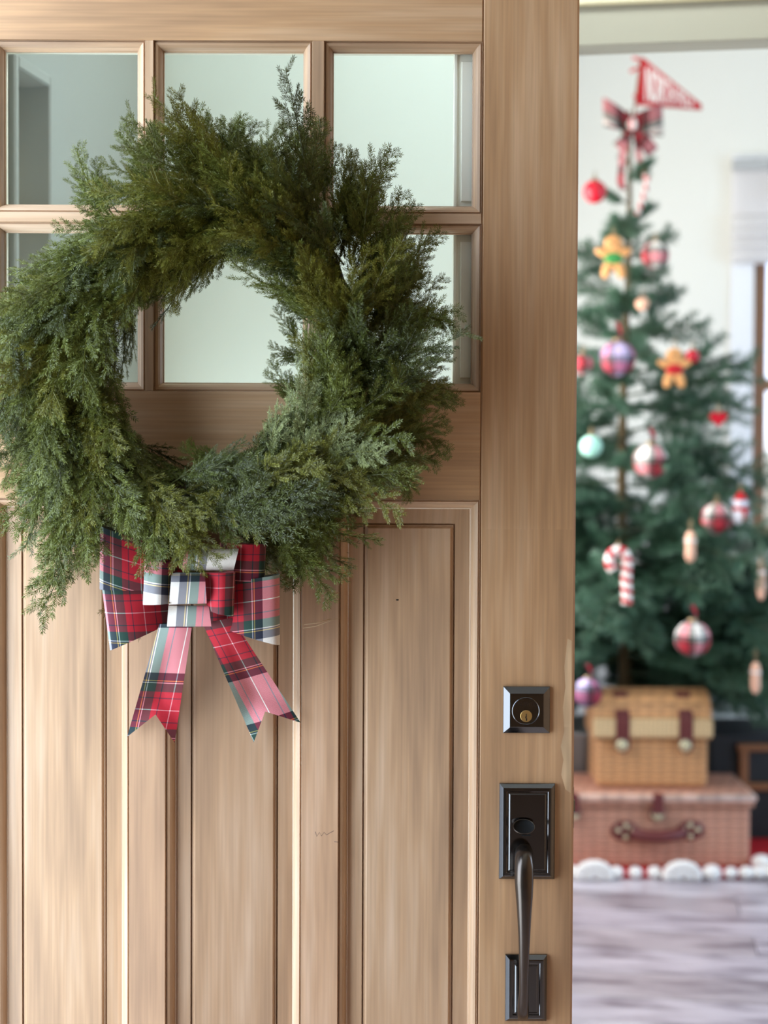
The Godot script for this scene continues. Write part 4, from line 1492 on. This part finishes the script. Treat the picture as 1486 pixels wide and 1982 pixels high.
func build_under_tree() -> void:
	# skirt
	var z_front := 4.77
	var c := dpt(1285, 1700, z_front)
	c.y = 0
	var skirt := thing("tree_skirt", "red tree skirt with white pompom trim spread under the tree", "tree skirt", D * Transform3D(Basis(), c))
	var outline := PackedVector2Array()
	var hw := 0.62
	for i in 64:
		var w := TAU * i / 64
		var e := 2.0 / 5.0
		outline.append(Vector2(signf(cos(w)) * pow(absf(cos(w)), e) * hw, -0.52 + signf(sin(w)) * pow(absf(sin(w)), e) * 0.52))
	var flat := Basis(Vector3.RIGHT, PI / 2)
	var lay := PackedVector2Array()
	for p in outline:
		lay.append(Vector2(p.x, p.y))
	part("cloth", Sh.new().slab(lay, -0.012, -0.001, Transform3D(flat, Vector3.ZERO)).done(), M.red, skirt)
	var pom := Sh.new(true).ball(Vector3(0.027, 0.021, 0.025), Vector3.ZERO, 14).done()
	var last := Vector2(99, 99)
	for i in 64 * 8:
		var t := i / 8.0
		var p := lay[int(t) % 64].lerp(lay[(int(t) + 1) % 64], t - int(t))
		if p.y > -0.55 and p.distance_to(last) > 0.037:
			last = p
			part("pompom", pom, M.felt_white, skirt, Transform3D(Basis(Vector3.UP, rng.randf() * TAU) * Basis.from_scale(Vector3.ONE * rng.randf_range(0.85, 1.25)), Vector3(p.x, 0.021, p.y)))
	for bump in [[1148, 1690], [1318, 1690]]:
		var p := dpt(bump[0], bump[1], z_front - 0.005) - c
		var sh := Sh.new(true)
		for k in 16:
			var w := PI * (k % 8) / 7.0
			var rr := 0.046 if k < 8 else 0.02
			sh.ball(Vector3(0.02, 0.017, 0.02), Vector3(p.x - rr * cos(w), 0.016 + rr * 0.75 * sin(w), 0.02), 12)
		sh.ball(Vector3(0.036, 0.03, 0.022), Vector3(p.x, 0.026, 0.014), 14)
		part("ruffle", sh.done(), M.felt_white, skirt, Transform3D(), "gathered white ruffle")
	# large picnic hamper
	var z := 4.86
	var f := hamper("wicker_suitcase", "large flat rose-brown wicker picnic hamper with leather handle, below the small basket", 1093, 1451, 1541, 1566, 1686, 0.012, 0.30, z, M.wicker_rose, M.rim_rose, 0.0)
	var o: Node3D = f[0]
	var k: float = F / z
	var mid: Vector3 = f[2]
	var q := func(px: float, py: float, dz: float) -> Vector3:
		var p := dpt(px, py, z) - mid
		return Vector3(p.x, (1686 - py) / k, dz)
	var ty: float = f[4]
	part("lid_edge", Sh.new(true).tube([Vector3(-f[6] - 0.006, ty - 0.012, 0.012), Vector3(f[6] + 0.006, ty - 0.012, 0.012)], [0.0125], 12).done(), M.rim_rose, o)
	part("lid_edge", Sh.new(true).tube([Vector3(f[6] + 0.006, ty - 0.012, 0.012), Vector3(f[6] + 0.006, ty - 0.012, -f[7])], [0.0125], 12).done(), M.rim_rose, o)
	# closure straps
	for sx in [1271, 1108]:
		var a: Vector3 = q.call(sx - 14, 1588, 0.004)
		var b: Vector3 = q.call(sx + 14, 1541, 0.016)
		part("strap", Sh.new().box(Vector3(a.x + 0.006, a.y + 0.012, 0.001), Vector3(b.x - 0.006, ty + 0.002, 0.027), 0.003).done(), M.leather, o)
		var st: Vector3 = q.call(sx, 1580, 0.016)
		part("strap_end", Sh.new(true).ball(Vector3(0.027, 0.024, 0.008), st + Vector3(0, 0, -0.008), 18).done(), M.leather, o)
		stud(o, st, 0.021)
	# handle with studded mounts
	for e in [[1208, 1614, -1], [1336, 1612, 1]]:
		var m: Vector3 = q.call(e[0], e[1], 0.004)
		part("handle_mount", Sh.new(true).ball(Vector3(0.046, 0.033, 0.008), m, 20).done(), M.leather, o)
		for s in [[-0.022, 0.003], [0.003, 0.018], [0.003, -0.019], [0.024, 0.004]]:
			stud(o, m + Vector3(s[0] * e[2] * -1, s[1], 0.008), 0.0085)
	var h0: Vector3 = q.call(1222, 1618, 0.012)
	var h1: Vector3 = q.call(1322, 1616, 0.012)
	var hp := []
	for i in 13:
		var t := i / 12.0
		hp.append(h0.lerp(h1, t) + Vector3(0, -0.006 * sin(PI * t), 0.022 * sin(PI * t)))
	part("handle", Sh.new(true).tube(hp, [0.019], 12).done(), M.leather, o, Transform3D(), "dark leather carrying handle")
	# small basket on top
	var base_y: float = 0.015 + ty
	var z2 := 4.93
	var g := hamper("wicker_basket", "small honey-coloured wicker basket with domed lid and two leather straps, on the hamper", 1154, 1369, 1352, 1441, 1537, base_y, 0.21, z2, M.wicker, M.rim, 0.085)
	var o2: Node3D = g[0]
	var k2: float = F / z2
	var mid2: Vector3 = g[2]
	var q2 := func(px: float, py: float, dz: float) -> Vector3:
		var p := dpt(px, py, z2) - mid2
		return Vector3(p.x, (1537 - py) / k2, dz)
	var lo: Vector3 = q2.call(1146, 1438, 0.008)
	var hi: Vector3 = q2.call(1378, 1401, 0.02)
	part("lid_band", Sh.new().grain(Vector3(0, 1, 0), Vector3(1, 0, 1), Vector2.ZERO, Vector2(0.06, 0.06)).box(Vector3(lo.x, lo.y, 0.006), Vector3(hi.x, hi.y, 0.021), 0.006).done(), M.rim, o2, Transform3D(), "pale woven rim of the lid")
	for sx in [1203, 1325]:
		var a: Vector3 = q2.call(sx - 14, 1450, 0)
		var b: Vector3 = q2.call(sx + 14, 1375, 0)
		var lines := []
		for py in [1452, 1438, 1400, 1388, 1374, 1362, 1354]:
			var p: Vector3 = q2.call(sx, py, 0)
			var dz: float = 0.0235 if py >= 1398 else 0.0235 - (1398 - py) / 46.0 * 0.075
			lines.append([Vector3(a.x, p.y, dz), Vector3(b.x, p.y, dz)])
		lines.reverse()
		part("strap", ribbon(lines, Vector2.ZERO), M.leather, o2)
		var st: Vector3 = q2.call(sx - 2, 1452, 0.024)
		part("strap_end", Sh.new(true).ball(Vector3(0.025, 0.025, 0.012), st + Vector3(0.004, -0.002, -0.010), 18).done(), M.leather, o2)
		stud(o2, st, 0.0205)
	# dark crate with a wooden frame, behind on the right
	var z3 := 5.22
	var cc := dpt(1450, 1600, z3)
	cc.y = 0.012
	var crate := thing("framed_crate", "black crate with a brown wooden frame beside the hampers", "crate", D * Transform3D(Basis(), cc))
	var q3 := func(px: float, py: float) -> Vector3:
		return dpt(px, py, z3) - cc
	var l3: Vector3 = q3.call(1372, 1640)
	var h3: Vector3 = q3.call(1570, 1420)
	part("box", Sh.new().box(Vector3(l3.x, 0, -0.3), Vector3(h3.x, h3.y, 0), 0.006).done(), M.crate, crate)
	for r in [[1424, 1452, 1578, 1439], [1428, 1516, 1446, 1452], [1412, 1528, 1578, 1514]]:
		var a: Vector3 = q3.call(r[0], r[1])
		var b: Vector3 = q3.call(r[2], r[3])
		part("frame_bar", Sh.new().box(Vector3(a.x, a.y, 0), Vector3(b.x, b.y, 0.024), 0.004).done(), M.crate_wood, crate)
	# grey tub seen left of the basket
	var tc := dpt(1115, 1600, 5.35)
	tc.y = 0.012
	var tub := thing("grey_bin", "grey metal bin standing behind the hampers at the door edge", "bin", D * Transform3D(Basis(), tc))
	part("wall", Sh.new(true).lathe([Vector2(0, 0), Vector2(0.15, 0), Vector2(0.17, 0.36), Vector2(0.178, 0.365), Vector2(0.178, 0.38), Vector2(0.165, 0.38), Vector2(0.145, 0.02), Vector2(0, 0.02)], 32).done(), plain(rgb8(150, 150, 148), 0.55, 0.0), tub)
	# pale stone-like ball on the skirt at the right edge
	var bt := dpt(1474, 1668, 4.84)
	bt.y = 0.012
	var plush := thing("pompom_ball", "cream woolly ball lying on the red skirt at the right edge", "ball", D * Transform3D(Basis(), bt))
	part("wool", Sh.new(true).ball(Vector3(0.034, 0.024, 0.034), Vector3(0, 0.024, 0), 18).done(), M.felt_white, plush)
